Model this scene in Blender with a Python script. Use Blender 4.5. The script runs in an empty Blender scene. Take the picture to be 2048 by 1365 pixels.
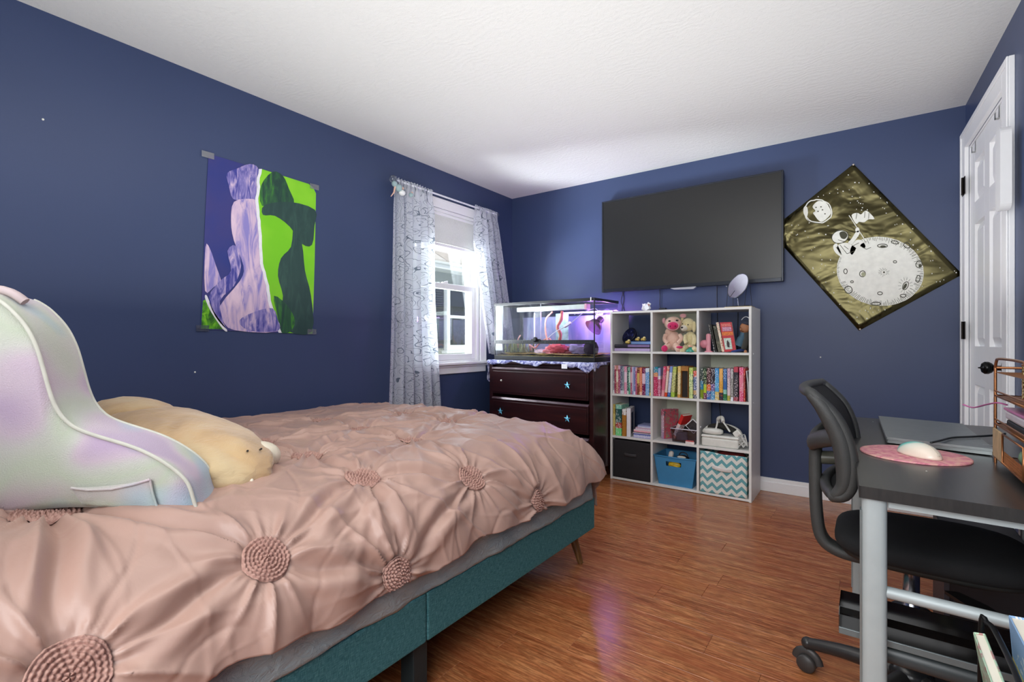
import bpy, bmesh, math, random
from mathutils import Vector, Matrix, noise
R = math.radians
random.seed(7)
col = bpy.context.scene.collection
scene = bpy.context.scene

# ------------------------------------------------------------------ camera
FPX = 990.0; CAMH = 1.056; CYP = 681.5
YAW = math.atan(711/990)
cam_d = bpy.data.cameras.new('camera'); cam = bpy.data.objects.new('camera', cam_d); col.objects.link(cam)
cam.location = (0, 0, CAMH); cam.rotation_euler = (math.pi/2, 0, YAW)
cam_d.sensor_width = 36; cam_d.lens = FPX/2048*36; cam_d.shift_y = (CYP-682.5)/2048*-1
cam_d.clip_start = .02
scene.camera = cam
# ------------------------------------------------------------------ exposure, sky, lamps
scene.view_settings.view_transform = 'Standard'; scene.view_settings.look = 'None'
scene.view_settings.gamma = 1; scene.view_settings.use_curve_mapping = False
scene.view_settings.exposure = 0.0
w = bpy.data.worlds.new('world'); scene.world = w; w.use_nodes = True
bgn = w.node_tree.nodes['Background']; bgn.inputs[0].default_value = (.86, .93, 1, 1); bgn.inputs[1].default_value = 1.9
def area(name, loc, rot, sx, sy, e, colr=(1, 1, 1)):
    l = bpy.data.lights.new(name, 'AREA'); l.shape = 'RECTANGLE'; l.size = sx; l.size_y = sy; l.energy = e; l.color = colr
    o = bpy.data.objects.new(name, l); col.objects.link(o); o.location = loc; o.rotation_euler = rot
    return o
# added fill lights behind the camera and in the room, daylight outside the left window
area('rear_fill_light', (-.15, -.86, 1.6), (R(82), 0, R(-4)), 1.7, 1.5, 64, (.98, .99, 1))  # added soft fill from behind the camera, no window there
area('ceiling_fill_light', (-1.15, .9, 2.40), (0, 0, 0), 1.1, 1.1, 8, (1, .97, .92))  # added fill from above, the ceiling carries no fixture
area('ceiling_bounce_fill', (-1.0, 1.25, 1.2), (R(180), 0, 0), 2.6, 3.6, 46, (.975, 1, .99))  # unseen upward lamp added in mid-room to brighten the ceiling
area('daylight_left_window', (-3.8, 2.55, 1.8), (R(88), 0, R(-58)), .9, 1.7, 110, (.90, .95, 1))
area('ground_glow_left_window', (-3.95, 2.0, .40), Vector((1.15, 1.15, 1.0)).to_track_quat('-Z', 'Y').to_euler(), .9, .8, 520, (.93, .96, 1))
sun = bpy.data.lights.new('sun', 'SUN'); sun.energy = 2.6; sun.angle = R(6); sun.color = (1, .97, .92)
so = bpy.data.objects.new('sun', sun); col.objects.link(so); so.rotation_euler = (0, R(48), R(12))

# ------------------------------------------------------------------ helpers
_s, _c = math.sin(YAW), math.cos(YAW)
def ray(px): u = (px-1024)/FPX; return (-_s+u*_c, _c+u*_s)
def on_x(px, py, x): a = ray(px); t = x/a[0]; return Vector((x, t*a[1], CAMH+(CYP-py)/FPX*t))
def on_y(px, py, y): a = ray(px); t = y/a[1]; return Vector((t*a[0], y, CAMH+(CYP-py)/FPX*t))
def on_z(px, py, z): a = ray(px); t = (CAMH-z)*FPX/(py-CYP); return Vector((t*a[0], t*a[1], z))
def proj(p): t = -_s*p[0]+_c*p[1]; return (1024+FPX*(_c*p[0]+_s*p[1])/t, CYP-FPX*(p[2]-CAMH)/t)
def srgb(h):
    h = h.lstrip('#'); o = []
    for i in (0, 2, 4):
        v = int(h[i:i+2], 16)/255; o.append(v/12.92 if v <= .04045 else ((v+.055)/1.055)**2.4)
    return tuple(o)+(1,)
class NT:
    def __init__(s, name):
        s.m = bpy.data.materials.new(name); s.m.use_nodes = True; s.t = s.m.node_tree
        s.b = s.t.nodes['Principled BSDF']; s.out = s.t.nodes['Material Output']
    def n(s, ty, **k):
        x = s.t.nodes.new(ty)
        for a, v in k.items(): setattr(x, a, v)
        return x
    def l(s, a, b): s.t.links.new(a, b)
    def val(s, x, sock):
        if isinstance(x, (int, float)): sock.default_value = x
        else: s.l(x, sock)
    def math(s, op, a, b=0.0, c=None):
        x = s.n('ShaderNodeMath', operation=op); s.val(a, x.inputs[0]); s.val(b, x.inputs[1])
        if c is not None: s.val(c, x.inputs[2])
        return x.outputs[0]
    def mix(s, f, a, b):
        x = s.n('ShaderNodeMix', data_type='RGBA'); s.val(f, x.inputs[0])
        for q, i in ((a, 6), (b, 7)):
            if isinstance(q, tuple): x.inputs[i].default_value = q
            else: s.l(q, x.inputs[i])
        return x.outputs[2]
    def coord(s, kind='Object'): return s.n('ShaderNodeTexCoord').outputs[kind]
    def mapping(s, v, scale=(1, 1, 1), rot=(0, 0, 0)):
        x = s.n('ShaderNodeMapping'); s.l(v, x.inputs[0]); x.inputs['Scale'].default_value = scale; x.inputs['Rotation'].default_value = rot; return x.outputs[0]
    def noise(s, v, scale, detail=3, rough=.5, dist=0):
        x = s.n('ShaderNodeTexNoise'); s.l(v, x.inputs['Vector']); x.inputs['Scale'].default_value = scale
        x.inputs['Detail'].default_value = detail; x.inputs['Roughness'].default_value = rough; x.inputs['Distortion'].default_value = dist
        return x.outputs['Fac']
    def ramp(s, f, stops, const=False):
        x = s.n('ShaderNodeValToRGB'); s.l(f, x.inputs[0]); e = x.color_ramp.elements
        if const: x.color_ramp.interpolation = 'CONSTANT'
        while len(e) < len(stops): e.new(.5)
        for i, (p, c) in enumerate(stops): e[i].position = p; e[i].color = c if isinstance(c, tuple) else (c, c, c, 1)
        return x.outputs[0]
    def bump(s, h, strength=.3, dist=.01):
        x = s.n('ShaderNodeBump'); x.inputs['Strength'].default_value = strength; x.inputs['Distance'].default_value = dist
        s.l(h, x.inputs['Height']); s.l(x.outputs[0], s.b.inputs['Normal']); return x
    def set(s, rough=.5, metal=0, spec=.5, **k):
        s.b.inputs['Roughness'].default_value = rough; s.b.inputs['Metallic'].default_value = metal
        s.b.inputs['Specular IOR Level'].default_value = spec
        for a, v in k.items(): s.b.inputs[a].default_value = v
        return s
_mc = {}
def mat(h, rough=.5, metal=0, var=.06, scale=30, bump=0, bscale=200, spec=.5, **k):
    """plain procedural material with slight colour variation and fine relief"""
    key = (h, rough, metal, var, scale, bump, bscale, spec, tuple(k.items()))
    if key in _mc: return _mc[key]
    q = NT('surface_'+h.strip('#')); q.set(rough, metal, spec, **k)
    c = srgb(h); v = q.coord()
    d = tuple(min(1, x*(1-var)) for x in c[:3])+(1,); e = tuple(min(1, x*(1+var)) for x in c[:3])+(1,)
    q.l(q.ramp(q.noise(v, scale), [(.3, d), (.7, e)]), q.b.inputs['Base Color'])
    if bump: q.bump(q.noise(v, bscale, 4), bump, .002)
    _mc[key] = q.m; return q.m

class MB:
    """collects shapes, builds ONE mesh object"""
    def __init__(s): s.v = []; s.f = []; s.mi = []; s.sm = []
    def add(s, vs, fs, mi=0, smooth=False, M=None):
        o = len(s.v)
        s.v += [(M @ Vector(p)) if M else Vector(p) for p in vs]
        for f in fs: s.f.append([i+o for i in f]); s.mi.append(mi); s.sm.append(smooth)
        return s
    def box(s, a, b, mi=0, M=None):
        x0, y0, z0 = (min(a[i], b[i]) for i in range(3)); x1, y1, z1 = (max(a[i], b[i]) for i in range(3))
        vs = [(x0, y0, z0), (x1, y0, z0), (x1, y1, z0), (x0, y1, z0), (x0, y0, z1), (x1, y0, z1), (x1, y1, z1), (x0, y1, z1)]
        return s.add(vs, [(0, 3, 2, 1), (4, 5, 6, 7), (0, 1, 5, 4), (1, 2, 6, 5), (2, 3, 7, 6), (3, 0, 4, 7)], mi, False, M)
    def tube(s, pts, r, n=8, mi=0, closed=False, M=None, flat=1.0):
        pts = [Vector(p) for p in pts]; k = len(pts); rs = r if isinstance(r, (list, tuple)) else [r]*k
        vs = []; up = Vector((0, 0, 1))
        prev = None
        for i, p in enumerate(pts):
            if closed: t = pts[(i+1) % k]-pts[i-1]
            else: t = pts[min(i+1, k-1)]-pts[max(i-1, 0)]
            t.normalize()
            if prev is None:
                a = t.cross(up)
                if a.length < .1: a = t.cross(Vector((0, 1, 0)))
            else: a = prev-t*prev.dot(t)
            a.normalize(); prev = a; b = t.cross(a)
            for j in range(n):
                an = 2*math.pi*j/n; vs.append(p+a*math.cos(an)*rs[i]+b*math.sin(an)*rs[i]*flat)
        fs = []
        for i in range(k if closed else k-1):
            i2 = (i+1) % k
            for j in range(n): fs.append((i*n+j, i*n+(j+1) % n, i2*n+(j+1) % n, i2*n+j))
        s.add(vs, fs, mi, True, M)
        if not closed:
            s.add(vs[:n], [tuple(range(n))[::-1]], mi, False, M); s.add(vs[-n:], [tuple(range(n))], mi, False, M)
        return s
    def lathe(s, prof, n=24, mi=0, M=None, smooth=True):
        vs = []; fs = []
        for r, z in prof:
            for j in range(n): a = 2*math.pi*j/n; vs.append((r*math.cos(a), r*math.sin(a), z))
        for i in range(len(prof)-1):
            for j in range(n): fs.append((i*n+j, i*n+(j+1) % n, (i+1)*n+(j+1) % n, (i+1)*n+j))
        s.add(vs, fs, mi, smooth, M)
        if prof[0][0] > 1e-4: s.add(vs[:n], [tuple(range(n))[::-1]], mi, False, M)
        if prof[-1][0] > 1e-4: s.add(vs[-n:], [tuple(range(n))], mi, False, M)
        return s
    def ball(s, c, r, mi=0, seg=20, ring=12, M=None, fn=None):
        r = r if isinstance(r, (tuple, list)) else (r, r, r); vs = []; fs = []
        for i in range(ring+1):
            th = math.pi*i/ring
            for j in range(seg):
                a = 2*math.pi*j/seg; d = Vector((math.sin(th)*math.cos(a), math.sin(th)*math.sin(a), math.cos(th)))
                k = fn(d) if fn else 1
                vs.append((c[0]+r[0]*d.x*k, c[1]+r[1]*d.y*k, c[2]+r[2]*d.z*k))
        for i in range(ring):
            for j in range(seg): fs.append((i*seg+j, (i+1)*seg+j, (i+1)*seg+(j+1) % seg, i*seg+(j+1) % seg))
        return s.add(vs, fs, mi, True, M)
    def prism(s, poly, off, mi=0, M=None, smooth=False):
        """3D polygon extruded by vector off"""
        poly = [Vector(p) for p in poly]; off = Vector(off); n = len(poly)
        vs = poly+[p+off for p in poly]
        s.add(vs, [tuple(range(n))[::-1], tuple(range(n, 2*n))], mi, False, M)
        return s.add(vs, [(i, (i+1) % n, n+(i+1) % n, n+i) for i in range(n)], mi, smooth, M)
    def grid(s, nu, nv, fn, mi=0, M=None, smooth=True):
        vs = [fn(i/(nu-1), j/(nv-1)) for j in range(nv) for i in range(nu)]
        return s.add(vs, [(j*nu+i, j*nu+i+1, (j+1)*nu+i+1, (j+1)*nu+i) for j in range(nv-1) for i in range(nu-1)], mi, smooth, M)
    def build(s, name, m, parent=None, local=False, bevel=0, sub=0, solid=0, segs=2, fixn=True, weld=False):
        ms = m if isinstance(m, (list, tuple)) else [m]
        if parent is not None and not local:
            W = WORLD(parent).inverted(); vs = [W @ v for v in s.v]; org = None
        elif parent is None and not local:
            lo = [min(v[i] for v in s.v) for i in range(3)]; hi = [max(v[i] for v in s.v) for i in range(3)]
            org = Vector(((lo[0]+hi[0])/2, (lo[1]+hi[1])/2, lo[2])); vs = [v-org for v in s.v]
        else: vs = s.v; org = None
        me = bpy.data.meshes.new(name); me.from_pydata([tuple(v) for v in vs], [], s.f)
        for i, p in enumerate(me.polygons): p.material_index = s.mi[i]; p.use_smooth = s.sm[i]
        for x in ms: me.materials.append(x)
        if fixn or weld:
            bm = bmesh.new(); bm.from_mesh(me)
            if weld: bmesh.ops.remove_doubles(bm, verts=bm.verts, dist=1e-5)
            if fixn: bmesh.ops.recalc_face_normals(bm, faces=bm.faces)
            bm.to_mesh(me); bm.free()
        o = bpy.data.objects.new(name, me); col.objects.link(o)
        if parent is not None: o.parent = parent
        if org is not None: o.location = org
        if solid: x = o.modifiers.new('solid', 'SOLIDIFY'); x.thickness = solid; x.offset = 0
        if bevel: x = o.modifiers.new('bevel', 'BEVEL'); x.width = bevel; x.segments = segs; x.limit_method = 'ANGLE'; x.harden_normals = False
        if sub: x = o.modifiers.new('sub', 'SUBSURF'); x.levels = sub; x.render_levels = sub
        return o
def WORLD(o):
    M = Matrix.LocRotScale(o.location, o.rotation_euler, o.scale)
    return WORLD(o.parent) @ M if o.parent else M
def tag(o, label=None, cat=None, group=None, kind=None):
    if label: o['label'] = label
    if cat: o['category'] = cat
    if group: o['group'] = group
    if kind: o['kind'] = kind
    return o
def empty(name, loc, label, cat, group=None, rz=0):
    o = bpy.data.objects.new(name, None); col.objects.link(o); o.location = loc; o.rotation_euler = (0, 0, rz)
    o.empty_display_size = .05
    return tag(o, label, cat, group)
def struct(o): o['kind'] = 'structure'; return o
def copy_tree(o, parent=None):
    c = o.copy(); col.objects.link(c)
    if parent is not None: c.parent = parent
    for ch in list(o.children): copy_tree(ch, c)
    return c
def T(x, y, z, rz=0, rx=0, ry=0):
    return Matrix.Translation((x, y, z)) @ Matrix.Rotation(rz, 4, 'Z') @ Matrix.Rotation(ry, 4, 'Y') @ Matrix.Rotation(rx, 4, 'X')
def poly2d(cx, cy, rx, ry, n=28, jit=0, a0=0):
    return [(cx+rx*math.cos(a0+2*math.pi*i/n)*(1+jit*random.uniform(-1, 1)), cy+ry*math.sin(a0+2*math.pi*i/n)*(1+jit*random.uniform(-1, 1))) for i in range(n)]
def smooth_pts(pts, n=6):
    pts = [Vector(p) for p in pts]; out = []
    for i in range(len(pts)-1):
        p0 = pts[max(i-1, 0)]; p1 = pts[i]; p2 = pts[i+1]; p3 = pts[min(i+2, len(pts)-1)]
        for k in range(n):
            t = k/n
            out.append(.5*((2*p1)+(-p0+p2)*t+(2*p0-5*p1+4*p2-p3)*t*t+(-p0+3*p1-3*p2+p3)*t**3))
    out.append(pts[-1]); return out
def sstep(a, b, x): t = max(0, min(1, (x-a)/(b-a))); return t*t*(3-2*t)

# ------------------------------------------------------------------ room materials
WHITE_TRIM = mat('#f3f3f4', .35, var=.01)
def make_wallpaint():
    q = NT('navy_wall_paint'); q.set(.42, 0, .4); v = q.coord()
    n1 = q.noise(v, 1.2, 2)
    q.l(q.ramp(n1, [(.3, srgb('#374466')), (.7, srgb('#3b486b'))]), q.b.inputs['Base Color'])
    q.bump(q.noise(v, 260, 3), .12, .0015); return q.m
NAVY = make_wallpaint()
def make_ceiling():
    q = NT('swirled_ceiling_plaster'); q.set(.9, 0, .2, **{'Base Color': srgb('#dcdcda')}); v = q.coord()
    n1 = q.n('ShaderNodeTexWave', wave_type='RINGS'); q.l(v, n1.inputs[0]); n1.inputs['Scale'].default_value = 9
    n1.inputs['Distortion'].default_value = 14; n1.inputs['Detail'].default_value = 4; n1.inputs['Detail Scale'].default_value = .9
    n2 = q.noise(v, 55, 5, .65, 1.0); n3 = q.noise(v, 1.6, 2)
    h = q.math('MULTIPLY_ADD', q.math('MULTIPLY', n1.outputs[1], q.math('SUBTRACT', n3, .3)), .9, n2)
    q.bump(h, .45, .006); return q.m
def make_floorwood():
    q = NT('red_brown_laminate'); q.set(.22, 0, .5)
    g = q.n('ShaderNodeNewGeometry').outputs['Position']; rnd = q.n('ShaderNodeObjectInfo').outputs['Random']
    comb = q.n('ShaderNodeCombineXYZ'); q.l(q.math('MULTIPLY', rnd, 37), comb.inputs[0]); q.l(q.math('MULTIPLY', rnd, 11), comb.inputs[1])
    ad = q.n('ShaderNodeVectorMath', operation='ADD'); q.l(g, ad.inputs[0]); q.l(comb.outputs[0], ad.inputs[1]); v = ad.outputs[0]
    a = q.noise(q.mapping(v, (1.8, 24, 1)), 1, 6, .68, 1.4)
    b = q.noise(q.mapping(v, (14, 150, 1)), 1, 4, .7, .4)
    c = q.noise(q.mapping(v, (1.2, 9, 1)), 1, 3, .5, 1.5)
    base = q.ramp(a, [(.22, srgb('#743820')), (.42, srgb('#b46a40')), (.6, srgb('#d68f5c')), (.8, srgb('#e8ae76'))])
    dark = q.mix(q.ramp(b, [(.45, 0.0), (.58, .9)]), srgb('#3a180b'), base)
    pore = q.mix(.45, dark, base)
    red = q.mix(q.ramp(c, [(.45, 0.0), (.7, .5)]), pore, srgb('#9a4c30'))
    tone = q.mix(q.math('MULTIPLY', rnd, .35), red, srgb('#b06c3c'))
    q.l(tone, q.b.inputs['Base Color'])
    q.l(q.math('MULTIPLY_ADD', b, .16, .14), q.b.inputs['Roughness'])
    q.bump(q.math('ADD', a, b), .12, .002); return q.m

AX, BY, HT = -2.80, 3.90, 2.44          # left wall x, back wall y, ceiling height
YR = -.95                                # rear wall
RD = Vector((-.0375, .9993, 0)); RC = Vector((.466, BY, 0))   # right wall direction and corner (the room is not quite square)
RN = Vector((-.9993, -.0375, 0))         # into the room
def rw(dist, out, z): return RC - RD*dist + RN*out + Vector((0, 0, z))   # dist from the back corner, out of the wall
RLEN = (BY-YR)/.9993

# ------------------------------------------------------------------ shell
fl = empty('floor', (0, 0, 0), None, None); fl['kind'] = 'structure'
FW = make_floorwood()
m = MB(); m.box((AX-.1, YR-.1, -.05), (.80, BY+.1, -.012)); struct(m.build('subfloor', mat('#3a2414', .8), fl))
PW = .128; y = YR; row = 0; plank_mesh = {}
while y < BY:
    x = AX - random.uniform(0, 1.1); y1 = min(y+PW, BY)
    while x < .78:
        L = 1.2; x0 = max(x, AX); x1 = min(x+L, .78)
        if x1-x0 > .05:
            me = plank_mesh.get('p')
            if me is None:
                pm = MB(); c = .0012; g = .0004
                for (aa, bb, zz) in ((0, 0, -.012), (0, 0, -.0012), (1, 1, 0)): pass
                o = None
                pm.add([(0, 0, -.012), (1, 0, -.012), (1, 1, -.012), (0, 1, -.012),
                        (0, 0, -.0010), (1, 0, -.0010), (1, 1, -.0010), (0, 1, -.0010),
                        (.0010, .010, 0), (.999, .010, 0), (.999, .990, 0), (.0010, .990, 0)],
                       [(0, 3, 2, 1), (0, 1, 5, 4), (1, 2, 6, 5), (2, 3, 7, 6), (3, 0, 4, 7), (4, 5, 9, 8), (5, 6, 10, 9), (6, 7, 11, 10), (7, 4, 8, 11), (8, 9, 10, 11)])
                o = pm.build('plank', FW, fl, local=True); plank_mesh['p'] = o.data
            else:
                o = bpy.data.objects.new('plank', me); col.objects.link(o); o.parent = fl
            o.location = (x0, y, 0); o.scale = (x1-x0-.0006, y1-y-.0004, 1)
        x += L
    y += PW; row += 1

m = MB(); m.box((AX-.14, YR-.14, HT), (.85, BY+.14, HT+.1)); struct(m.build('ceiling', make_ceiling()))
# window opening in the left wall
WY0, WY1, WZ0, WZ1 = 2.60, 3.40, .885, 2.13
m = MB()
for a, b in (((AX-.14, YR-.14, 0), (AX, WY0, HT)), ((AX-.14, WY1, 0), (AX, BY+.14, HT)), ((AX-.14, WY0, 0), (AX, WY1, WZ0)), ((AX-.14, WY0, WZ1), (AX, WY1, HT))): m.box(a, b)
struct(m.build('wall_left', NAVY, fixn=False))
m = MB(); m.box((AX, BY, 0), (.62, BY+.14, HT)); struct(m.build('wall_back', NAVY))
# plain rear wall behind the camera, without any opening
m = MB(); m.box((AX, YR-.14, 0), (.85, YR, HT)); struct(m.build('wall_rear', NAVY))
# right wall with door opening: door from D0 to D1 (distance from back corner)
def dist_px(px):   # distance along the right wall seen at pixel column px
    a = ray(px); # t*a = RC - RD*d
    det = a[0]*RD.y - RD.x*a[1]; t = (RC.x*RD.y-RD.x*RC.y)/det
    return (RC.y-t*a[1])/RD.y, t
D0 = dist_px(1940)[0]; D1 = dist_px(2022)[0]
m = MB()
def rbox(mb, d0, d1, o0, o1, z0, z1, mi=0):
    ps = [rw(d0, o0, z0), rw(d1, o0, z0), rw(d1, o1, z0), rw(d0, o1, z0)]
    mb.add(ps+[p+Vector((0, 0, z1-z0)) for p in ps], [(0, 3, 2, 1), (4, 5, 6, 7), (0, 1, 5, 4), (1, 2, 6, 5), (2, 3, 7, 6), (3, 0, 4, 7)], mi)
DO0, DO1, DZ = .095, .875, 2.165
rbox(m, 0, DO0, -.12, 0, 0, HT); rbox(m, DO1, RLEN, -.12, 0, 0, HT); rbox(m, DO0, DO1, -.12, 0, DZ, HT)
struct(m.build('wall_right', NAVY))
# baseboards
m = MB(); m.box((AX, BY-.014, 0), (.44, BY, .096)); m.box((AX, BY-.018, 0), (.44, BY, .07)); struct(m.build('baseboard_back', WHITE_TRIM, bevel=.002))
m = MB(); m.box((AX, YR, 0), (AX+.014, BY, .096)); struct(m.build('baseboard_left', WHITE_TRIM, bevel=.002))
m = MB(); rbox(m, DO1+.11, RLEN-.02, 0, .014, 0, .096); struct(m.build('baseboard_right', WHITE_TRIM, bevel=.002))

# ------------------------------------------------------------------ door in the right wall
dr = empty('door_1', rw(.48, 0, 0), None, None); struct(dr)
m = MB()
for d0, d1, z0, z1 in ((.005, .095, 0, 2.262), (.875, .985, 0, 2.262), (.095, .875, DZ, 2.262)): rbox(m, d0, d1, 0, .020, z0, z1)
for d0, d1, z0, z1 in ((.005, .030, 0, 2.262), (.958, .985, 0, 2.262), (.03, .958, 2.235, 2.262)): rbox(m, d0, d1, .02, .027, z0, z1)
m.build('door_casing', WHITE_TRIM, dr, bevel=.003)
m = MB(); rbox(m, DO0, DO0+.012, -.11, -.001, 0, DZ); rbox(m, DO1-.012, DO1, -.11, -.001, 0, DZ); rbox(m, DO0+.012, DO1-.012, -.11, -.001, DZ-.012, DZ)
m.build('door_jamb', WHITE_TRIM, dr)
# slab with six raised panels: stiles, rails and recessed panels
S0, S1, SZ0, SZ1 = DO0+.014, DO1-.014, .012, DZ-.016
mid = (S0+S1)/2; rows = [(.22, .82), (1.03, 1.70), (1.82, 2.04)]; colsd = [(S0+.105, mid-.05), (mid+.05, S1-.105)]
m = MB(); fo = -.004; th = .034
ds = [S0, colsd[0][0], colsd[0][1], colsd[1][0], colsd[1][1], S1]
for a, b in ((ds[0], ds[1]), (ds[2], ds[3]), (ds[4], ds[5])): rbox(m, a, b, fo-th, fo, SZ0, SZ1)
zs = [SZ0]+[z for r in rows for z in r]+[SZ1]
for a, b in ((ds[1], ds[2]), (ds[3], ds[4])):
    for k in (0, 2, 4, 6): rbox(m, a, b, fo-th, fo, zs[k], zs[k+1])
    for z0, z1 in rows: rbox(m, a, b, fo-th, fo-.020, z0, z1)
slab = m.build('door_slab', WHITE_TRIM, dr, bevel=.0015)
for a, b in colsd:
    for z0, z1 in rows:
        m = MB(); k = .045
        o1 = [rw(a+.004, fo-.0199, z0+.004), rw(b-.004, fo-.0199, z0+.004), rw(b-.004, fo-.0199, z1-.004), rw(a+.004, fo-.0199, z1-.004)]
        i1 = [rw(a+k, fo-.004, z0+k), rw(b-k, fo-.004, z0+k), rw(b-k, fo-.004, z1-k), rw(a+k, fo-.004, z1-k)]
        m.add(o1+i1, [(0, 1, 5, 4), (1, 2, 6, 5), (2, 3, 7, 6), (3, 0, 4, 7), (4, 5, 6, 7)])
        m.build('raised_panel', WHITE_TRIM, slab)
HINGE = mat('#1c1613', .4, .8)
for z0 in (1.895, 1.07, .25):
    m = MB(); rbox(m, DO0-.048, DO0+.03, .0205, .0235, z0, z0+.1); m.tube([rw(DO0-.008, .027, z0), rw(DO0-.008, .027, z0+.1)], .006)
    tag(m.build('hinge', HINGE, dr), 'dark bronze hinge')
KP = rw(.815, 0, .936)
m = MB(); Mk = Matrix.Translation(KP) @ RN.to_track_quat('Z', 'Y').to_matrix().to_4x4()
m.lathe([(.031, -.004), (.031, .004), (.011, .008), (.011, .035)], 20, 0, Mk)
m.lathe([(.011, .032), (.022, .04), (.0285, .052), (.028, .064), (.02, .074), (.005, .078), (.003, .081), (.003, .086)], 24, 0, Mk)
tag(m.build('door_knob', mat('#141414', .25, .7), dr), 'black round door knob')
HOOK = mat('#a9a9a6', .35, .9)
for i, d in enumerate((.235, .72)):
    m = MB(); rbox(m, d-.008, d+.008, fo, fo+.002, SZ1-.06, SZ1); rbox(m, d-.008, d+.008, fo+.002, fo+.016, SZ1-.06, SZ1-.056); rbox(m, d-.008, d+.008, fo+.014, fo+.016, SZ1-.06, SZ1-.03)
    tag(m.build('door_hook', HOOK, dr))
# white rounded sensor bar mounted at the casing edge
m = MB(); n = 10; r = .03; zc0, zc1 = 1.60, 1.945; pts = []
for k in range(n+1): a = math.pi*k/n; pts.append((1.035+r*1.3*math.cos(a), zc1-r+r*math.sin(a)))
for k in range(n+1): a = math.pi+math.pi*k/n; pts.append((1.035+r*1.3*math.cos(a), zc0+r+r*math.sin(a)))
m.prism([rw(d, .028, z) for d, z in pts], RN*.035)
wb = m.build('wall_remote', mat('#ececec', .3, var=.01), bevel=.009, segs=4)
tag(wb, 'long white rounded plastic bar mounted upright on the door casing', 'wall device')

# ------------------------------------------------------------------ window_1 in the left wall
win = struct(empty('window_1', (AX, 3.0, WZ0), None, None))
def lbox(mb, y0, y1, z0, z1, x0, x1, mi=0): mb.box((AX+x0, y0, z0), (AX+x1, y1, z1), mi)
m = MB()
lbox(m, WY0-.072, WY0, WZ0, WZ1+.072, 0, .018); lbox(m, WY1, WY1+.072, WZ0, WZ1+.072, 0, .018); lbox(m, WY0, WY1, WZ1, WZ1+.072, 0, .018)
lbox(m, WY0-.072, WY0-.055, WZ0, WZ1+.072, .018, .026); lbox(m, WY1+.055, WY1+.072, WZ0, WZ1+.072, .018, .026); lbox(m, WY0-.055, WY1+.055, WZ1+.055, WZ1+.072, .018, .026)
m.build('window_casing', WHITE_TRIM, win, bevel=.003)
m = MB(); lbox(m, WY0-.10, WY1+.10, WZ0-.022, WZ0, .0005, .055); m.build('window_sill', WHITE_TRIM, win, bevel=.005)
m = MB(); lbox(m, WY0-.075, WY1+.075, WZ0-.095, WZ0-.022, .0005, .016); lbox(m, WY0-.08, WY1+.08, WZ0-.042, WZ0-.022, .016, .028); m.build('window_apron', WHITE_TRIM, win, bevel=.004)
m = MB()
lbox(m, WY0, WY0+.03, WZ0, WZ1, -.135, -.001); lbox(m, WY1-.03, WY1, WZ0, WZ1, -.135, -.001); lbox(m, WY0+.03, WY1-.03, WZ1-.025, WZ1, -.135, -.001); lbox(m, WY0+.03, WY1-.03, WZ0, WZ0+.015, -.135, -.001)
for yy in (WY0+.03, WY1-.042): lbox(m, yy, yy+.012, WZ0+.015, WZ1-.025, -.068, -.058)
m.build('window_jamb', WHITE_TRIM, win, bevel=.002)
def glassmat(name, tint=(1, 1, 1, 1), refl=.08, rough=.0, fk=.5):
    q = NT(name); t = q.n('ShaderNodeBsdfTransparent'); t.inputs[0].default_value = tint
    g = q.n('ShaderNodeBsdfGlossy'); g.inputs['Roughness'].default_value = rough
    mx = q.n('ShaderNodeMixShader'); lw = q.n('ShaderNodeLayerWeight'); lw.inputs[0].default_value = .35
    q.l(q.math('MULTIPLY_ADD', lw.outputs['Fresnel'], fk, refl*.3), mx.inputs[0]); q.l(t.outputs[0], mx.inputs[1]); q.l(g.outputs[0], mx.inputs[2]); q.l(mx.outputs[0], q.out.inputs[0])
    return q.m
GLASS = glassmat('window_glass', (.96, .98, .98, 1))
def sash(name, z0, z1, x0, x1, fr=.042, lo=None):
    m = MB(); a, b = WY0+.032, WY1-.032; lo = lo or fr
    lbox(m, a, a+fr, z0, z1, x0, x1); lbox(m, b-fr, b, z0, z1, x0, x1); lbox(m, a+fr, b-fr, z1-fr, z1, x0, x1); lbox(m, a+fr, b-fr, z0, z0+lo, x0, x1)
    s_ = m.build(name, WHITE_TRIM, win, bevel=.004)
    m = MB(); xm = (x0+x1)/2; lbox(m, a+fr, b-fr, z0+lo, z1-fr, xm-.002, xm+.002); m.build('pane', GLASS, s_)
    return s_
low = sash('lower_sash', WZ0+.016, 1.535, -.056, -.022, .045, .05)
sash('upper_sash', 1.497, WZ1-.026, -.104, -.070, .042)
m = MB(); lbox(m, 2.97, 3.03, 1.5352, 1.547, -.05, -.03); m.tube([(AX-.04, 3.0, 1.548), (AX-.04, 3.035, 1.555)], .006); m.build('sash_lock', WHITE_TRIM, low)
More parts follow.
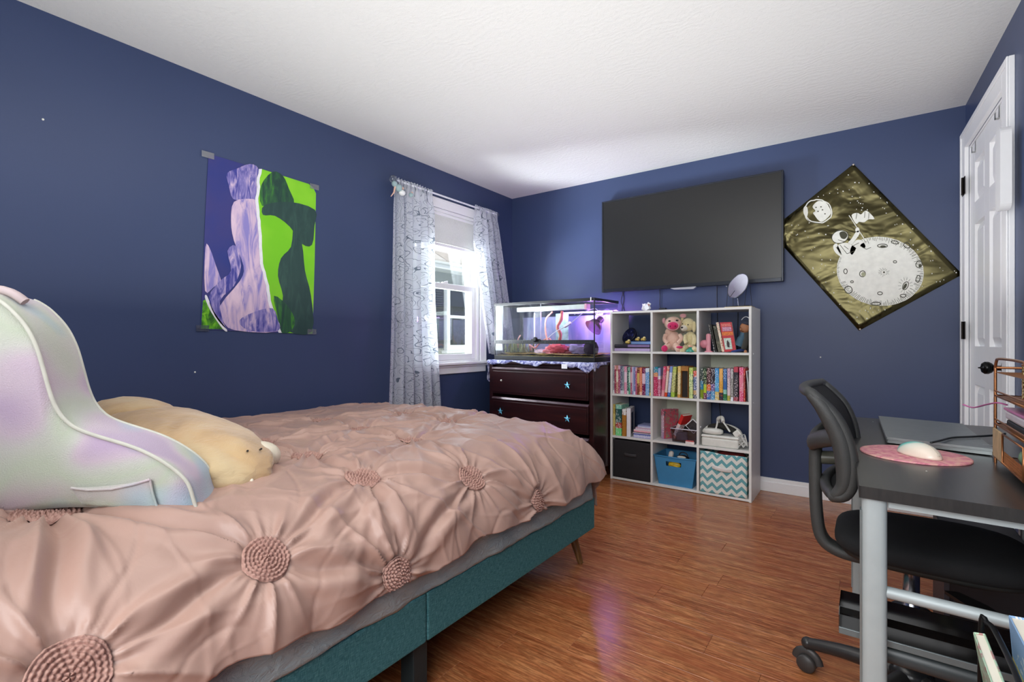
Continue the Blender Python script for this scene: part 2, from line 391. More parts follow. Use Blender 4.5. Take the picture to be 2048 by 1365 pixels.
# roller shade inside the opening
SHD = NT('woven_shade_fabric'); SHD.set(.9, 0, .1); v = SHD.coord()
SHD.l(SHD.ramp(SHD.noise(SHD.mapping(v, (60, 400, 60)), 1, 3), [(.3, srgb('#c8c8c5')), (.7, srgb('#dadad8'))]), SHD.b.inputs['Base Color'])
tr = SHD.n('ShaderNodeBsdfTranslucent'); tr.inputs[0].default_value = (.9, .9, .88, 1); mx = SHD.n('ShaderNodeMixShader'); mx.inputs[0].default_value = .12
SHD.l(SHD.b.outputs[0], mx.inputs[1]); SHD.l(tr.outputs[0], mx.inputs[2]); SHD.l(mx.outputs[0], SHD.out.inputs[0])
sh = empty('window_shade', (AX-.012, 3.0, 2.1), 'white woven roller shade pulled a third of the way down the window', 'window shade')
m = MB(); m.grid(14, 18, lambda u, v_: (AX-.010+.004*math.sin(v_*9), WY0+.032+u*(WY1-WY0-.064), 2.085-v_*.235+.006*math.sin(u*3))); m.build('shade_fabric', SHD.m, sh, solid=.0015)
m = MB(); m.tube([(AX-.012, WY0+.031, 2.09), (AX-.012, WY1-.031, 2.09)], .014, 12); m.build('roller', WHITE_TRIM, sh)
m = MB(); lbox(m, WY0+.034, WY1-.034, 1.828, 1.852, -.018, -.004); m.build('bottom_bar', WHITE_TRIM, sh, bevel=.004)

# ------------------------------------------------------------------ neighbouring house outside
nb = empty('neighbour_house', (-7.0, 7.5, -.6), 'pale neighbouring house with shingled roof seen through the window', 'house')
XH = -6.5; SID = mat('#d8dad6', .7); SHI = [mat('#d8ccc0', .95, var=.08, scale=8), mat('#cbbeb0', .95, var=.08, scale=8), mat('#e2d8cd', .95, var=.08, scale=8)]
m = MB(); m.box((XH-.2, 5.0, -1.2), (XH, 10.5, 2.42)); m.build('wall', mat('#9fa39a', .8), nb)
m = MB(); m.box((XH, 5.0, -1.2), (XH+.03, 10.5, .80)); m.build('lower_siding', mat('#f2f2ef', .7), nb)
for k in range(12):
    if True:
        m = MB(); z = 2.02+0*k; 
m = MB(); m.box((XH+.30, 4.6, 2.36), (XH+.33, 10.6, 2.50)); m.box((XH, 4.6, 2.36), (XH+.30, 10.6, 2.38)); m.build('fascia', mat('#eeeeec', .6), nb)
m = MB(); m.box((XH+.33, 4.6, 2.43), (XH+.40, 10.6, 2.50)); m.build('gutter', mat('#dedfdc', .4), nb, bevel=.02)
random.seed(3)
for k in range(14):      # shingle courses, each course a row of single tabs
    run = .35-.30*k; z = 2.50+.17*k; y = 4.6-random.uniform(0, .5); far = k > 8
    while y < 10.6:
        wd = random.uniform(.42, .62) if not far else 1.2; yy1 = min(y+wd-.012, 10.6); y0 = max(y, 4.6)
        if yy1-y0 > .05:
            lift = random.uniform(0, .008)
            M = MB(); a = Vector((XH+run+.05, 0, z-.03+lift)); b = Vector((XH+run-.30, 0, z+.17+lift)); n_ = Vector((.018, 0, .030))
            ps = [Vector((a.x, y0, a.z)), Vector((a.x, yy1, a.z)), Vector((b.x, yy1, b.z)), Vector((b.x, y0, b.z))]
            M.add([p for p in ps]+[p+n_ for p in ps], [(0, 3, 2, 1), (4, 5, 6, 7), (0, 1, 5, 4), (1, 2, 6, 5), (2, 3, 7, 6), (3, 0, 4, 7)])
            M.build('shingle', SHI[random.randrange(3)], nb, fixn=True)
        y += wd
DKGL = mat('#1c2322', .12, 0, var=.35, scale=3, spec=.8)
wf = MB()
def hbox(mb, y0, y1, z0, z1, x0, x1): mb.box((XH+x0, y0, z0), (XH+x1, y1, z1))
hy0, hy1, hz0, hz1 = 6.93, 7.66, .99, 2.03
hbox(wf, hy0-.09, hy0, hz0-.1, hz1+.12, 0, .09); hbox(wf, hy1, hy1+.13, hz0-.1, hz1+.12, 0, .09); hbox(wf, hy0, hy1, hz1, hz1+.12, 0, .09); hbox(wf, hy0, hy1, hz0-.1, hz0, 0, .09); hbox(wf, hy0, hy1, 1.50, 1.56, .01, .06)
hbox(wf, hy0-.15, hy1+.2, hz0-.16, hz0-.1, 0, .14)
wfo = wf.build('window', mat('#f1f2f2', .5), nb, bevel=.008)
for z0, z1 in ((hz0, 1.50), (1.56, hz1)):
    m = MB(); hbox(m, hy0, hy1, z0, z1, .012, .018); m.build('pane', DKGL, wfo)
m = MB(); hbox(m, 6.28, 6.80, .93, 2.03, 0, .03)
sm = m.build('shutter', mat('#3c3d3f', .7), nb)
m = MB()
for k in range(24): hbox(m, 6.33, 6.75, .97+k*.0435, .995+k*.0435, .03, .042)
m.build('louvre_slats', mat('#47484a', .7), sm)
m = MB(); m.box((-9, -3, -1.3), (AX-.2, 14, -1.2)); g = m.build('lawn', mat('#7d8a62', .95, var=.2, scale=4)); tag(g, kind='structure')

# ------------------------------------------------------------------ curtains and rod
LACE = NT('scrolled_lace_voile'); q = LACE; q.set(.85, 0, .1); uv = q.coord('UV')
nz = q.n('ShaderNodeTexNoise'); q.l(uv, nz.inputs['Vector']); nz.inputs['Scale'].default_value = 16; nz.inputs['Detail'].default_value = 1
va = q.n('ShaderNodeVectorMath', operation='MULTIPLY_ADD'); q.l(nz.outputs['Color'], va.inputs[0]); va.inputs[1].default_value = (.05, .05, 0); q.l(uv, va.inputs[2])
vo = q.n('ShaderNodeTexVoronoi', feature='SMOOTH_F1'); q.l(va.outputs[0], vo.inputs['Vector']); vo.inputs['Scale'].default_value = 17; vo.inputs['Smoothness'].default_value = .25
pp = q.math('PINGPONG', q.math('MULTIPLY', vo.outputs['Distance'], 1.0), .27)
ln = q.math('LESS_THAN', q.math('ABSOLUTE', q.math('SUBTRACT', pp, .14)), .012)
v2 = q.n('ShaderNodeTexVoronoi', feature='DISTANCE_TO_EDGE'); q.l(va.outputs[0], v2.inputs['Vector']); v2.inputs['Scale'].default_value = 13
l2 = q.math('LESS_THAN', v2.outputs['Distance'], .014)
v3 = q.n('ShaderNodeTexVoronoi', feature='SMOOTH_F1'); q.l(va.outputs[0], v3.inputs['Vector']); v3.inputs['Scale'].default_value = 9.5; v3.inputs['Smoothness'].default_value = .1
l3 = q.math('LESS_THAN', q.math('ABSOLUTE', q.math('SUBTRACT', v3.outputs['Distance'], .40)), .011)
line = q.math('MAXIMUM', ln, l3)
cc = q.mix(line, srgb('#f0f4fa'), srgb('#7d8794')); q.l(cc, q.b.inputs['Base Color'])
tl = q.n('ShaderNodeBsdfTranslucent'); q.l(q.mix(line, srgb('#f4f7fc'), srgb('#838d9a')), tl.inputs[0])
tp = q.n('ShaderNodeBsdfTransparent'); m1 = q.n('ShaderNodeMixShader'); m1.inputs[0].default_value = .6; q.l(q.b.outputs[0], m1.inputs[1]); q.l(tl.outputs[0], m1.inputs[2])
m2 = q.n('ShaderNodeMixShader'); q.l(q.math('MULTIPLY_ADD', line, .70-.82, .0+.18+.64), m2.inputs[0]); q.l(tp.outputs[0], m2.inputs[1]); q.l(m1.outputs[0], m2.inputs[2])
m2.inputs[0].default_value = .8; 
for L_ in list(q.t.links):
    if L_.to_socket == m2.inputs[0]: q.t.links.remove(L_)
q.l(q.math('MULTIPLY_ADD', line, .15, .80), m2.inputs[0])
q.l(m2.outputs[0], q.out.inputs[0])
XC = AX+.075; k_ = XC/AX
rod = empty('curtain_rod', (XC, 2.9, 2.21), 'slim white curtain rod with clear ball ends above the window', 'curtain rod')
zr = lambda px, py: on_x(px, py, XC)
A = on_x(786, 357, XC); B = on_x(991, 424, XC); RZ = 2.205
m = MB(); m.tube([(XC, A.y+.02, RZ), (XC, B.y, RZ)], .007, 12); m.build('rod', mat('#eceef4', .3, .1), rod)
ACR = glassmat('clear_acrylic', (.85, .88, .92, 1), .3)
for yy in (A.y, B.y+.018):
    m = MB(); m.ball((XC, yy, RZ), .028 if yy == A.y else .02); m.tube([(XC, yy-.002, RZ), (XC, yy+.03, RZ)], .012); m.build('finial', ACR, rod)
for yy in (A.y+.06, B.y-.04):
    m = MB(); m.tube([(XC, yy, RZ), (AX+.001, yy, RZ)], .006); m.build('bracket', mat('#eceef4', .3), rod)
def curtain(name, label, top, edgeL, edgeR, folds, z0, seed, amp=.028, zt=None):
    """edgeL/edgeR map s in 0..1 (top to bottom) to wall y; hung on the rod"""
    rnd = random.Random(seed); ph = [rnd.uniform(0, 6) for _ in range(4)]; nu, nv = 150, 90
    def fn(u, v):
        y = edgeL(v)+(edgeR(v)-edgeL(v))*u
        z = top-(top-z0(u))*v
        f = amp*(.35+.65*sstep(0, .12, v))
        x = XC+f*math.sin(folds*2*math.pi*u+ph[0]+.5*math.sin(v*3+ph[1]))+.3*f*math.sin(folds*4.3*math.pi*u+ph[2]+v*2)
        y += .007*math.sin(folds*2*math.pi*u*2+ph[3])*sstep(0, .15, v)
        if v < .05: x = XC+(.013+.006*math.sin(u*90))*math.cos(math.pi*(.5-v/.05*.9)) ; z = top+.006*math.sin(u*80)
        return (x, y, z)
    m = MB(); m.grid(nu, nv, fn); o = m.build(name, LACE.m, fixn=False)
    uvl = o.data.uv_layers.new(name='UVMap')
    W_ = (edgeR(.5)-edgeL(.5))*1.7; Hh = top-z0(.5)
    co = [((i % nu)/(nu-1)*W_, (1-(i//nu)/(nv-1))*Hh) for i in range(nu*nv)]
    for lp in o.data.loops: uvl.data[lp.index].uv = co[lp.vertex_index]
    return tag(o, label, 'curtain', 'lace curtains at the window')
yp = lambda px: on_x(px, 600, XC).y
L0, L1, L2 = yp(788), yp(781), yp(780); Q0, Q1, Q2 = yp(863), yp(866), yp(880)
curtain('lace_curtain', 'wide grey lace curtain with scrollwork, left of the window and nearer the poster', RZ+.014,
        lambda v: L0+(L2-L0)*v, lambda v: Q0+(Q1-Q0)*min(v*2, 1)+(Q2-Q1)*max(0, v*2-1), 5, lambda u: .60-.06*u, 11)
G0, G1, H0, H1 = yp(949), yp(983), yp(992), yp(1034)
curtain('lace_curtain', 'narrower grey lace curtain beside the room corner, sweeping behind the glass terrarium', RZ+.014,
        lambda v: yp(949)+(G1-G0)*(0 if v < .25 else (v-.25)/.75*.95), lambda v: H0+(H1-H0)*v, 4, lambda u: .95-.10*u, 5, amp=.024)
# little winged doll-like ornament on the rod end
orn = empty('rod_ornament', (XC+.05, A.y+.08, 2.08), 'small pale fairy ornament with teal puffs clipped on the left curtain top', 'ornament')
pos = lambda px, py: on_x(px, py, XC+.055)
m = MB(); m.ball(pos(789, 366), .020); m.ball(pos(797, 374), .026); m.ball(pos(822, 388), .016); m.build('teal_puff', mat('#9db6b8', .9, bump=.5), orn)
m = MB(); m.ball(pos(804, 384), (.022, .026, .020)); m.build('wing', mat('#eef0ee', .6), orn)
m = MB(); m.ball(pos(805, 375), .010); m.tube([pos(790, 371), pos(788, 383), pos(782, 391)], [.007, .006, .003]); m.ball(pos(824, 384), .008); m.build('arm', mat('#e3b9a6', .6), orn)

# ------------------------------------------------------------------ split poster on the left wall (plain stand-in design)
P0 = [(417, 306), (633, 370), (626, 665), (401, 658)]
PX = AX+.004
q = NT('print_indigo'); q.set(.5, 0, .4); v = q.coord()
q.l(q.ramp(q.noise(v, 3.2, 4), [(.3, srgb('#27357e')), (.55, srgb('#3b3a78')), (.75, srgb('#5a548c'))]), q.b.inputs['Base Color']); INDI = q.m
q = NT('print_lime'); q.set(.5, 0, .4); v = q.coord()
q.l(q.ramp(q.noise(v, 4, 2), [(.4, srgb('#74c41c')), (.7, srgb('#8fd52f'))]), q.b.inputs['Base Color']); LIME = q.m
def streak(name, c1, c2, c3, sc=(6, 14, 3)):
    q = NT(name); q.set(.5, 0, .4); v = q.coord()
    q.l(q.ramp(q.noise(q.mapping(v, sc), 1.6, 5, .6, 1.2), [(.38, srgb(c1)), (.52, srgb(c2)), (.66, srgb(c3))]), q.b.inputs['Base Color']); return q.m
LIL = streak('print_lilac', '#8c83c4', '#cdb4cf', '#e0c6d8'); LILD = streak('print_violet', '#3d3f93', '#8a80bd', '#d2bad2', (10, 20, 5))
GRN = streak('print_dark_green', '#1f4038', '#2c5a3a', '#468d2c'); GRD = streak('print_teal', '#26423f', '#2b4743', '#33524a'); GRM = streak('print_leaf', '#2c5e22', '#5aa51f', '#86ca30', (14, 14, 10))
PAPW = mat('#e6e6ea', .7)
post = empty('wall_poster', (PX, 1.45, 1.1), 'poster torn in halves of lilac-indigo and lime-green on the left wall', 'poster')
pg = lambda pts, dx=0: [on_x(a, b, PX+dx) for a, b in pts]
m = MB(); m.prism(pg([(417, 306), (452, 316), (498, 330), (560, 347), (612, 364), (627, 371), (633, 380), (630, 520), (626, 666), (530, 663), (401, 657), (406, 540), (411, 420)]), (-.0015, 0, 0)); m.build('sheet', INDI, post)
def patch(nm, mt, pts, lv): MB().prism(pg(smooth2(pts) if len(pts) > 5 else pts, .0006*lv), (-.0004, 0, 0)).build(nm, mt, post)
def smooth2(pts, n=3):
    out = []; k = len(pts)
    for i in range(k):
        p0, p1, p2, p3 = (Vector(pts[(i+j-1) % k]) for j in range(4))
        for a in range(n):
            t = a/n; out.append(tuple(.5*((2*p1)+(-p0+p2)*t+(2*p0-5*p1+4*p2-p3)*t*t+(-p0+3*p1-3*p2+p3)*t**3)))
    return out
rt = random.Random(2)
tear = [(520, 336), (517, 372), (514, 402), (519, 440), (520, 480), (525, 525), (533, 560), (540, 600), (553, 640), (561, 663)]
tear = [(a+rt.uniform(-1.5, 1.5), b) for i in range(len(tear)-1) for a, b in [(tear[i][0]+(tear[i+1][0]-tear[i][0])*k/4, tear[i][1]+(tear[i+1][1]-tear[i][1])*k/4) for k in range(4)]]+[(561, 664)]
green_edge = [(a+1, b) for a, b in tear]
MB().prism(pg(green_edge+[(625, 666), (629.5, 520), (632, 385), (626, 373), (617, 366), (560, 348)], .0006), (-.0004, 0, 0)).build('lime_half', LIME, post)
MB().prism(pg([(a-3.5, b) for a, b in tear]+[(a+2.5, b) for a, b in tear[::-1]], .0026), (-.0004, 0, 0)).build('torn_edge', PAPW, post)
patch('printed_shape', GRN, [(545, 342), (566, 350), (578, 376), (588, 404), (560, 402), (524, 410), (522, 370)], 2)
patch('printed_shape', GRD, [(530, 408), (580, 402), (630, 418), (629, 450), (624, 488), (604, 486), (580, 452), (550, 430), (526, 428)], 3)
patch('printed_shape', GRD, [(588, 452), (604, 486), (610, 540), (622, 590), (624, 662), (575, 660), (562, 620), (566, 590), (556, 550), (562, 515), (582, 492)], 2)
patch('printed_shape', GRN, [(548, 590), (575, 610), (590, 640), (580, 662), (562, 662), (555, 630)], 3)
patch('printed_shape', LILD, [(454, 345), (475, 335), (500, 326), (517, 336), (514, 368), (513, 402), (490, 398), (466, 396), (458, 370)], 2)
patch('printed_shape', LIL, [(468, 402), (500, 396), (514, 404), (518, 450), (521, 500), (530, 560), (548, 620), (556, 661), (470, 659), (446, 640), (440, 610), (480, 560), (487, 530), (468, 480), (462, 440)], 3)
patch('printed_shape', LILD, [(455, 500), (472, 490), (482, 530), (468, 570), (440, 600), (446, 640), (452, 656), (430, 630), (418, 592), (440, 560), (462, 540)], 4)
patch('printed_shape', LIL, [(411, 492), (420, 496), (432, 530), (442, 562), (428, 572), (410, 580)], 3)
patch('printed_shape', GRM, [(406, 600), (414, 596), (424, 620), (448, 657), (402, 656)], 3)
patch('printed_shape', PAPW, [(410, 594), (414, 590), (428, 622), (454, 658), (446, 657), (422, 622)], 4)
patch('printed_shape', LILD, [(478, 640), (510, 622), (545, 615), (556, 640), (556, 660), (500, 660)], 5)
TAPE = glassmat('clear_tape', (.85, .87, .9, 1), .6, .25)
for a, b in ((416, 308), (629, 372), (624, 662), (405, 655)):
    m = MB(); c0 = on_x(a, b, PX+.004); m.box(c0+Vector((-.001, -.03, -.016)), c0+Vector((.0005, .03, .016))); m.build('tape', TAPE, post)
# ------------------------------------------------------------------ television
BLK = mat('#16171a', .35); 
tv = empty('television', (-1.14, 3.86, 1.47), 'large flat black television hung on the navy back wall', 'television')
TX0, TX1, TZ0, TZ1 = -1.812, -.465, 1.468, 2.228; TY = 3.82
m = MB(); m.box((TX0, TY, TZ0), (TX1, TY+.045, TZ1)); m.box((TX0+.25, TY+.045, TZ0+.12), (TX1-.25, TY+.066, TZ1-.16)); m.build('casing', BLK, tv, bevel=.004)
FR = mat('#2c3038', .25, .4)
m = MB(); b = .012
m.box((TX0, TY-.006, TZ0), (TX0+b, TY, TZ1)); m.box((TX1-b, TY-.006, TZ0), (TX1, TY, TZ1)); m.box((TX0+b, TY-.006, TZ1-b), (TX1-b, TY, TZ1)); m.box((TX0+b, TY-.006, TZ0), (TX1-b, TY, TZ0+.026)); m.build('bezel', FR, tv, bevel=.002)
m = MB(); m.box((TX0+b, TY-.002, TZ0+.026), (TX1-b, TY-.0005, TZ1-b)); m.build('screen', mat('#141515', .32, var=.0, spec=.6), tv)
a = on_y(1340, 574, TY-.02); c = on_y(1392, 570, TY-.02)
m = MB(); m.prism([(a.x, TY-.02, TZ0-.001), (c.x, TY-.02, TZ0-.001), (c.x-.02, TY-.02, TZ0-.018), (a.x+.03, TY-.02, TZ0-.014)], (0, .03, 0)); tag(m.build('receiver', mat('#d9dadd', .2, .6), tv), 'silver receiver strip under the bezel')
m = MB(); m.box((-1.5, TY+.066, 1.62), (-1.42, BY-.0005, 2.1)); m.box((-.86, TY+.066, 1.62), (-.78, BY-.0005, 2.1)); m.build('wall_bracket', BLK, tv)
# cables under the television
CAB = mat('#14151c', .5)
def cable(pts, label, r=.0028, mt=CAB, n=8, group=None): return tag(MB().tube(smooth_pts(pts, n), r, 6).build('cable', mt), label, 'cable', group)
yb = BY-.008
cp = lambda px, py: on_y(px, py, yb)
cable([cp(1243, 578), cp(1248, 596), cp(1244, 618), cp(1246, 640)], 'thin black cable hanging from the left end of the television')
cable([cp(1249, 580), cp(1242, 600), cp(1250, 622), cp(1255, 645)], 'thin black cable crossing another beside the terrarium top', .0024)
cable([cp(1319, 572), cp(1320, 590), cp(1320, 612), cp(1330, 640), cp(1330, 700)], 'black cable dropping behind the organizer from under the silver receiver strip')
cable([cp(1434, 568), cp(1434, 600), cp(1435, 640), cp(1436, 690), cp(1438, 800), cp(1450, 880)], 'black cable running down behind the right column of the organizer')
cable([cp(1475, 570), cp(1476, 640), cp(1474, 700)], 'black cable dropping behind the round mirror')

# ------------------------------------------------------------------ foil poster of an astronaut on the moon
q = NT('dark_gold_foil'); q.set(.27, .95, .5); v = q.coord()
q.l(q.ramp(q.noise(v, 2.0, 3), [(.3, srgb('#3f3b27')), (.7, srgb('#5c563a'))]), q.b.inputs['Base Color'])
q.bump(q.math('ADD', q.math('MULTIPLY', q.noise(v, 3, 3, .5, .8), 2.5), q.math('MULTIPLY', q.noise(q.mapping(v, (4, 4, 7)), 1.0, 2, .5, .8), .6)), .5, .03); FOIL = q.m
mp = empty('moon_poster', (0, BY-.004, 1.1), 'dark gold foil poster of an astronaut on the moon, hung as a diamond', 'poster')
INK = mat('#3b3a28', .5, .3); PALE = mat('#efefe6', .6)
mpg = lambda pts, lv=0: [on_y(a, b, BY-.006-.0006*lv) for a, b in pts]
def mpp(nm, mt, pts, lv): return MB().prism(mpg(pts, lv), (0, -.0004, 0)).build(nm, mt, mp)
# the sheet: four corners, its left corner behind the television
cT, cR, cB = on_y(1707, 326, BY-.005), on_y(1925, 547, BY-.005), on_y(1718, 660, BY-.005); cL = on_y(1540, 462, BY-.005)
cL = Vector((-.562, BY-.005, 1.837))
def sheet(u, v):
    p = (cT*(1-u)+cR*u)*(1-v)+(cL*(1-u)+cB*u)*v
    e = abs(u-.5)**4*16+abs(v-.5)**4*16
    return (p.x, BY-.0035-.002*e*0, p.z)
m = MB(); m.grid(24, 24, sheet); m.build('sheet', FOIL, mp, solid=.001)
mc = on_y(1760.5, 541, BY-.006)
def circ(px, py, rx, ry, n=40, jit=0, rot=0):
    out = []
    for i in range(n):
        a = 2*math.pi*i/n; k = 1+jit*random.uniform(-1, 1); x = rx*math.cos(a)*k; y = ry*math.sin(a)*k
        out.append((px+x*math.cos(rot)-y*math.sin(rot), py+x*math.sin(rot)+y*math.cos(rot)))
    return out
random.seed(5)
mpp('moon_print', PALE, circ(1760.5, 541, 87, 69, 72, .004, .10), 1)
ink = MB()
def inkline(p, q_, wpx=1.0, lv=2):
    d = Vector((q_[0]-p[0], q_[1]-p[1])); 
    if d.length < .01: return
    nn = Vector((-d.y, d.x)).normalized()*wpx/2
    ink.prism(mpg([(p[0]+nn.x, p[1]+nn.y), (q_[0]+nn.x, q_[1]+nn.y), (q_[0]-nn.x, q_[1]-nn.y), (p[0]-nn.x, p[1]-nn.y)], lv), (0, -.0003, 0))
for i in range(150):      # rim hatching
    a = 2*math.pi*i/150+random.uniform(-.01, .01); L_ = random.uniform(.05, .16) if (a < 2.7 or a > 4.2) else random.uniform(.02, .05)
    ca, sa = math.cos(a), math.sin(a); 
    f = lambda k: (1760.5+87*k*ca*math.cos(.1)-69*k*sa*math.sin(.1), 541+87*k*ca*math.sin(.1)+69*k*sa*math.cos(.1))
    inkline(f(.99), f(.99-L_), .8)
def ringl(px, py, rx, ry, wpx=1.2, rot=0, n=18, lv=2):
    pts = circ(px, py, rx, ry, n, .04, rot)
    for i in range(n): inkline(pts[i], pts[(i+1) % n], wpx, lv)
for px, py, rx, ry, rot in ((1765, 490, 10, 3.5, 0), (1814, 489, 7, 5, .4), (1790, 522, 3.5, 2.3, 0), (1725, 546, 6, 6, 0), (1811, 570, 5, 9, .5), (1760, 585, 5, 3, 0), (1838, 527, 6, 7, .5), (1691, 541, 3.5, 5, 0), (1836, 556, 4, 7, .3), (1697, 578, 8, 7, .5), (1806, 590, 6, 3, 0), (1790, 483, 7, 3, .2), (1704, 562, 3, 2, 0), (1752, 606, 10, 3, 0)):
    ringl(px, py, rx, ry, 1.6, rot)
mpp('crater_print', mat('#a5a685', .5), circ(1727, 547, 4.5, 4.5, 14), 3)
mpp('crater_print', INK, circ(1766, 491, 6, 2, 12), 3); mpp('crater_print', INK, circ(1810, 571, 3, 6.5, 12, 0, .5), 3); mpp('crater_print', INK, circ(1768, 543, 2, 2, 10), 3); mpp('crater_print', INK, circ(1840, 530, 3, 4, 10), 3)
for k in range(14):
    a = 2*math.pi*k/14; inkline((1768+5*math.cos(a), 543+4*math.sin(a)), (1768+random.uniform(8, 13)*math.cos(a), 543+random.uniform(6, 10)*math.sin(a)), .6)
    inkline((1811+9*math.cos(a), 570+11*math.sin(a)), (1811+15*math.cos(a), 570+17*math.sin(a)), .6)
# small earth
ringl(1636, 421, 28, 23, 1.6, .1, 32, 1); ink_e = ink
ink2 = MB(); ink_bak = ink; ink = ink2; ringl(1636, 421, 28, 23, 2.2, .1, 32, 2); ink2.build('earth_outline', PALE, mp); ink = ink_bak
PALES = [(1625, 412), (1632, 403), (1640, 400), (1652, 404), (1658, 412), (1662, 424), (1655, 434), (1644, 442), (1636, 438), (1630, 430), (1626, 424), (1631, 420)]
mpp('earth_print', PALE, smooth2(PALES), 1); mpp('earth_print', PALE, smooth2([(1609, 415), (1614, 412), (1616, 424), (1614, 436), (1622, 444), (1612, 436), (1609, 426)]), 1)
for p in ((1632, 413), (1642, 412), (1636, 421), (1645, 418), (1650, 426)): mpp('earth_print', INK, circ(*p, 1.6, 1.2, 8), 2)
# astronaut
AST = [('suit', [(1674, 494), (1680, 486), (1694, 484), (1706, 490), (1714, 497), (1712, 508), (1704, 515), (1692, 514), (1682, 506)]),
       ('pack', [(1667, 489), (1673, 485), (1677, 492), (1684, 508), (1684, 513), (1672, 505), (1667, 496)]),
       ('leg', [(1700, 500), (1706, 486), (1714, 478), (1724, 480), (1731, 490), (1727, 495), (1716, 488), (1710, 500), (1704, 508)]),
       ('boot', [(1721, 488), (1730, 484), (1748, 492), (1742, 499), (1730, 503), (1723, 496)]),
       ('arm', [(1696, 484), (1703, 476), (1712, 462), (1718, 460), (1719, 466), (1711, 478), (1704, 487)]),
       ('glove', [(1711, 456), (1716, 453), (1719, 458), (1716, 463), (1711, 461)]),
       ('helmet', circ(1680, 472, 16, 12, 24, 0, -.3)), ('flag', [(1703, 429), (1714, 424), (1722, 427), (1730, 420), (1738, 423), (1749, 436), (1737, 437), (1728, 443), (1718, 442), (1712, 446)])]
for nm, pts in AST: mpp(nm+'_print', PALE, smooth2(pts) if nm != 'helmet' else pts, 3)
mpp('visor_print', INK, smooth2([(1679, 464), (1688, 461), (1695, 468), (1690, 476), (1682, 474)]), 4)
ringl(1680, 472, 17, 13, 1.2, -.3, 24, 2)
for a, b in (((1698, 429), (1731, 480)), ): 
    mpp('pole_print', PALE, [(a[0]-.9, a[1]), (a[0]+.9, a[1]), (b[0]+.9, b[1]), (b[0]-.9, b[1])], 2)
for seg in (((1680, 488), (1694, 506)), ((1694, 506), (1709, 500)), ((1688, 490), (1697, 497)), ((1672, 492), (1682, 508)), ((1706, 490), (1718, 484)), ((1720, 490), (1733, 497)), ((1733, 497), (1742, 493)), ((1714, 424), (1712, 436)), ((1730, 421), (1729, 434)), ((1738, 424), (1737, 436)), ((1676, 478), (1690, 482))): inkline(seg[0], seg[1], 1.0, 4)
ink.build('ink_lines', INK, mp)
st = MB(); placed = 0
def inside(px, py):
    p = on_y(px, py, BY-.005)
    def side(a, b): return (b.x-a.x)*(p.z-a.z)-(b.z-a.z)*(p.x-a.x)
    s4 = [side(a, b) for a, b in ((cT, cR), (cR, cB), (cB, cL), (cL, cT))]
    return all(x < -.012 for x in s4)
while placed < 95:
    px, py = random.uniform(1570, 1920), random.uniform(330, 655)
    if not inside(px, py) or ((px-1760)/92)**2+((py-541)/74)**2 < 1 or ((px-1636)/32)**2+((py-421)/27)**2 < 1 or (1660 < px < 1755 and 420 < py < 515): continue
    st.prism(mpg(circ(px, py, random.choice((.8, 1.0, 1.0, 1.5)), random.choice((.8, 1.0, 1.3)), 6), 1), (0, -.0003, 0)); placed += 1
st.build('star_print', PALE, mp)['kind'] = 'stuff'
for p in ((1707, 327.5), (1922, 548), (1720, 657)):
    c0 = on_y(*p, BY-.008); m = MB(); m.ball(c0, .006); m.build('pin', mat('#d8c9b8', .3, .3), mp)
# nail specks in the walls
for px, py, pl in ((1641, 713, 'b'), (86, 237, 'l'), (390, 743, 'l'), (1453, 571, 'b'), (1222-3, 0, '')):
    if pl == 'b': c0 = on_y(px, py, BY-.002); lb = 'white pin head in the bare back wall below the foil poster' if px > 1600 else 'white pin head on the back wall just under the television'
    elif pl == 'l': c0 = on_x(px, py, AX+.002); lb = 'white speck of a nail high on the left wall' if py < 300 else 'white speck of a nail low on the left wall above the bed'
    else: continue
    tag(MB().ball(c0, .0045, seg=10, ring=6).build('wall_pin', PALE), lb, 'pin')

# ------------------------------------------------------------------ dresser (local frame: x to the left along the front = -x, y depth)
TH = R(-2.5)
ds_ = empty('dresser', (-1.630, 3.292, 0), 'dark cherry wood dresser with blue starfish knobs in the corner', 'dresser', rz=TH)
q = NT('dark_cherry_wood'); q.set(.3, 0, .5); v = q.coord()
q.l(q.ramp(q.noise(q.mapping(v, (1.6, 22, 22)), 1.5, 5, .6, .5), [(.3, srgb('#1f0d10')), (.55, srgb('#2e1215')), (.75, srgb('#3e1a18'))]), q.b.inputs['Base Color']); CHER = q.m
DW, DD, DH = 1.003, .44, .895
m = MB(); m.box((-DW, .02, .10), (-DW+.03, DD, DH-.025)); m.box((-.03, .02, .10), (0, DD, DH-.025)); m.box((-DW+.03, DD-.012, .10), (-.03, DD, DH-.025)); m.box((-DW+.03, .03, .10), (-.03, DD-.012, .12))
m.box((-DW+.03, .03, DH-.05), (-.03, .3, DH-.025))
m.build('body', CHER, ds_, local=True, bevel=.003)
m = MB(); m.box((-DW-.004, -.006, DH-.025), (.004, DD+.004, DH)); m.build('top_board', CHER, ds_, local=True, bevel=.006)
for sx in (-DW+.025, -.025-.045):
    for yy in (.03, DD-.075):
        m = MB(); m.prism([(sx, yy, 0.10), (sx+.045, yy, 0.10), (sx+.038, yy, 0), (sx+.008, yy, 0)], (0, .045, 0)); m.build('leg', CHER, ds_, local=True, bevel=.002)
m = MB(); m.box((-DW, 0, .10), (-DW+.035, .02, DH-.025)); m.box((-.035, 0, .10), (0, .02, DH-.025)); m.build('stile', CHER, ds_, local=True, bevel=.002)
STAR = mat('#67b5d6', .25, .5)
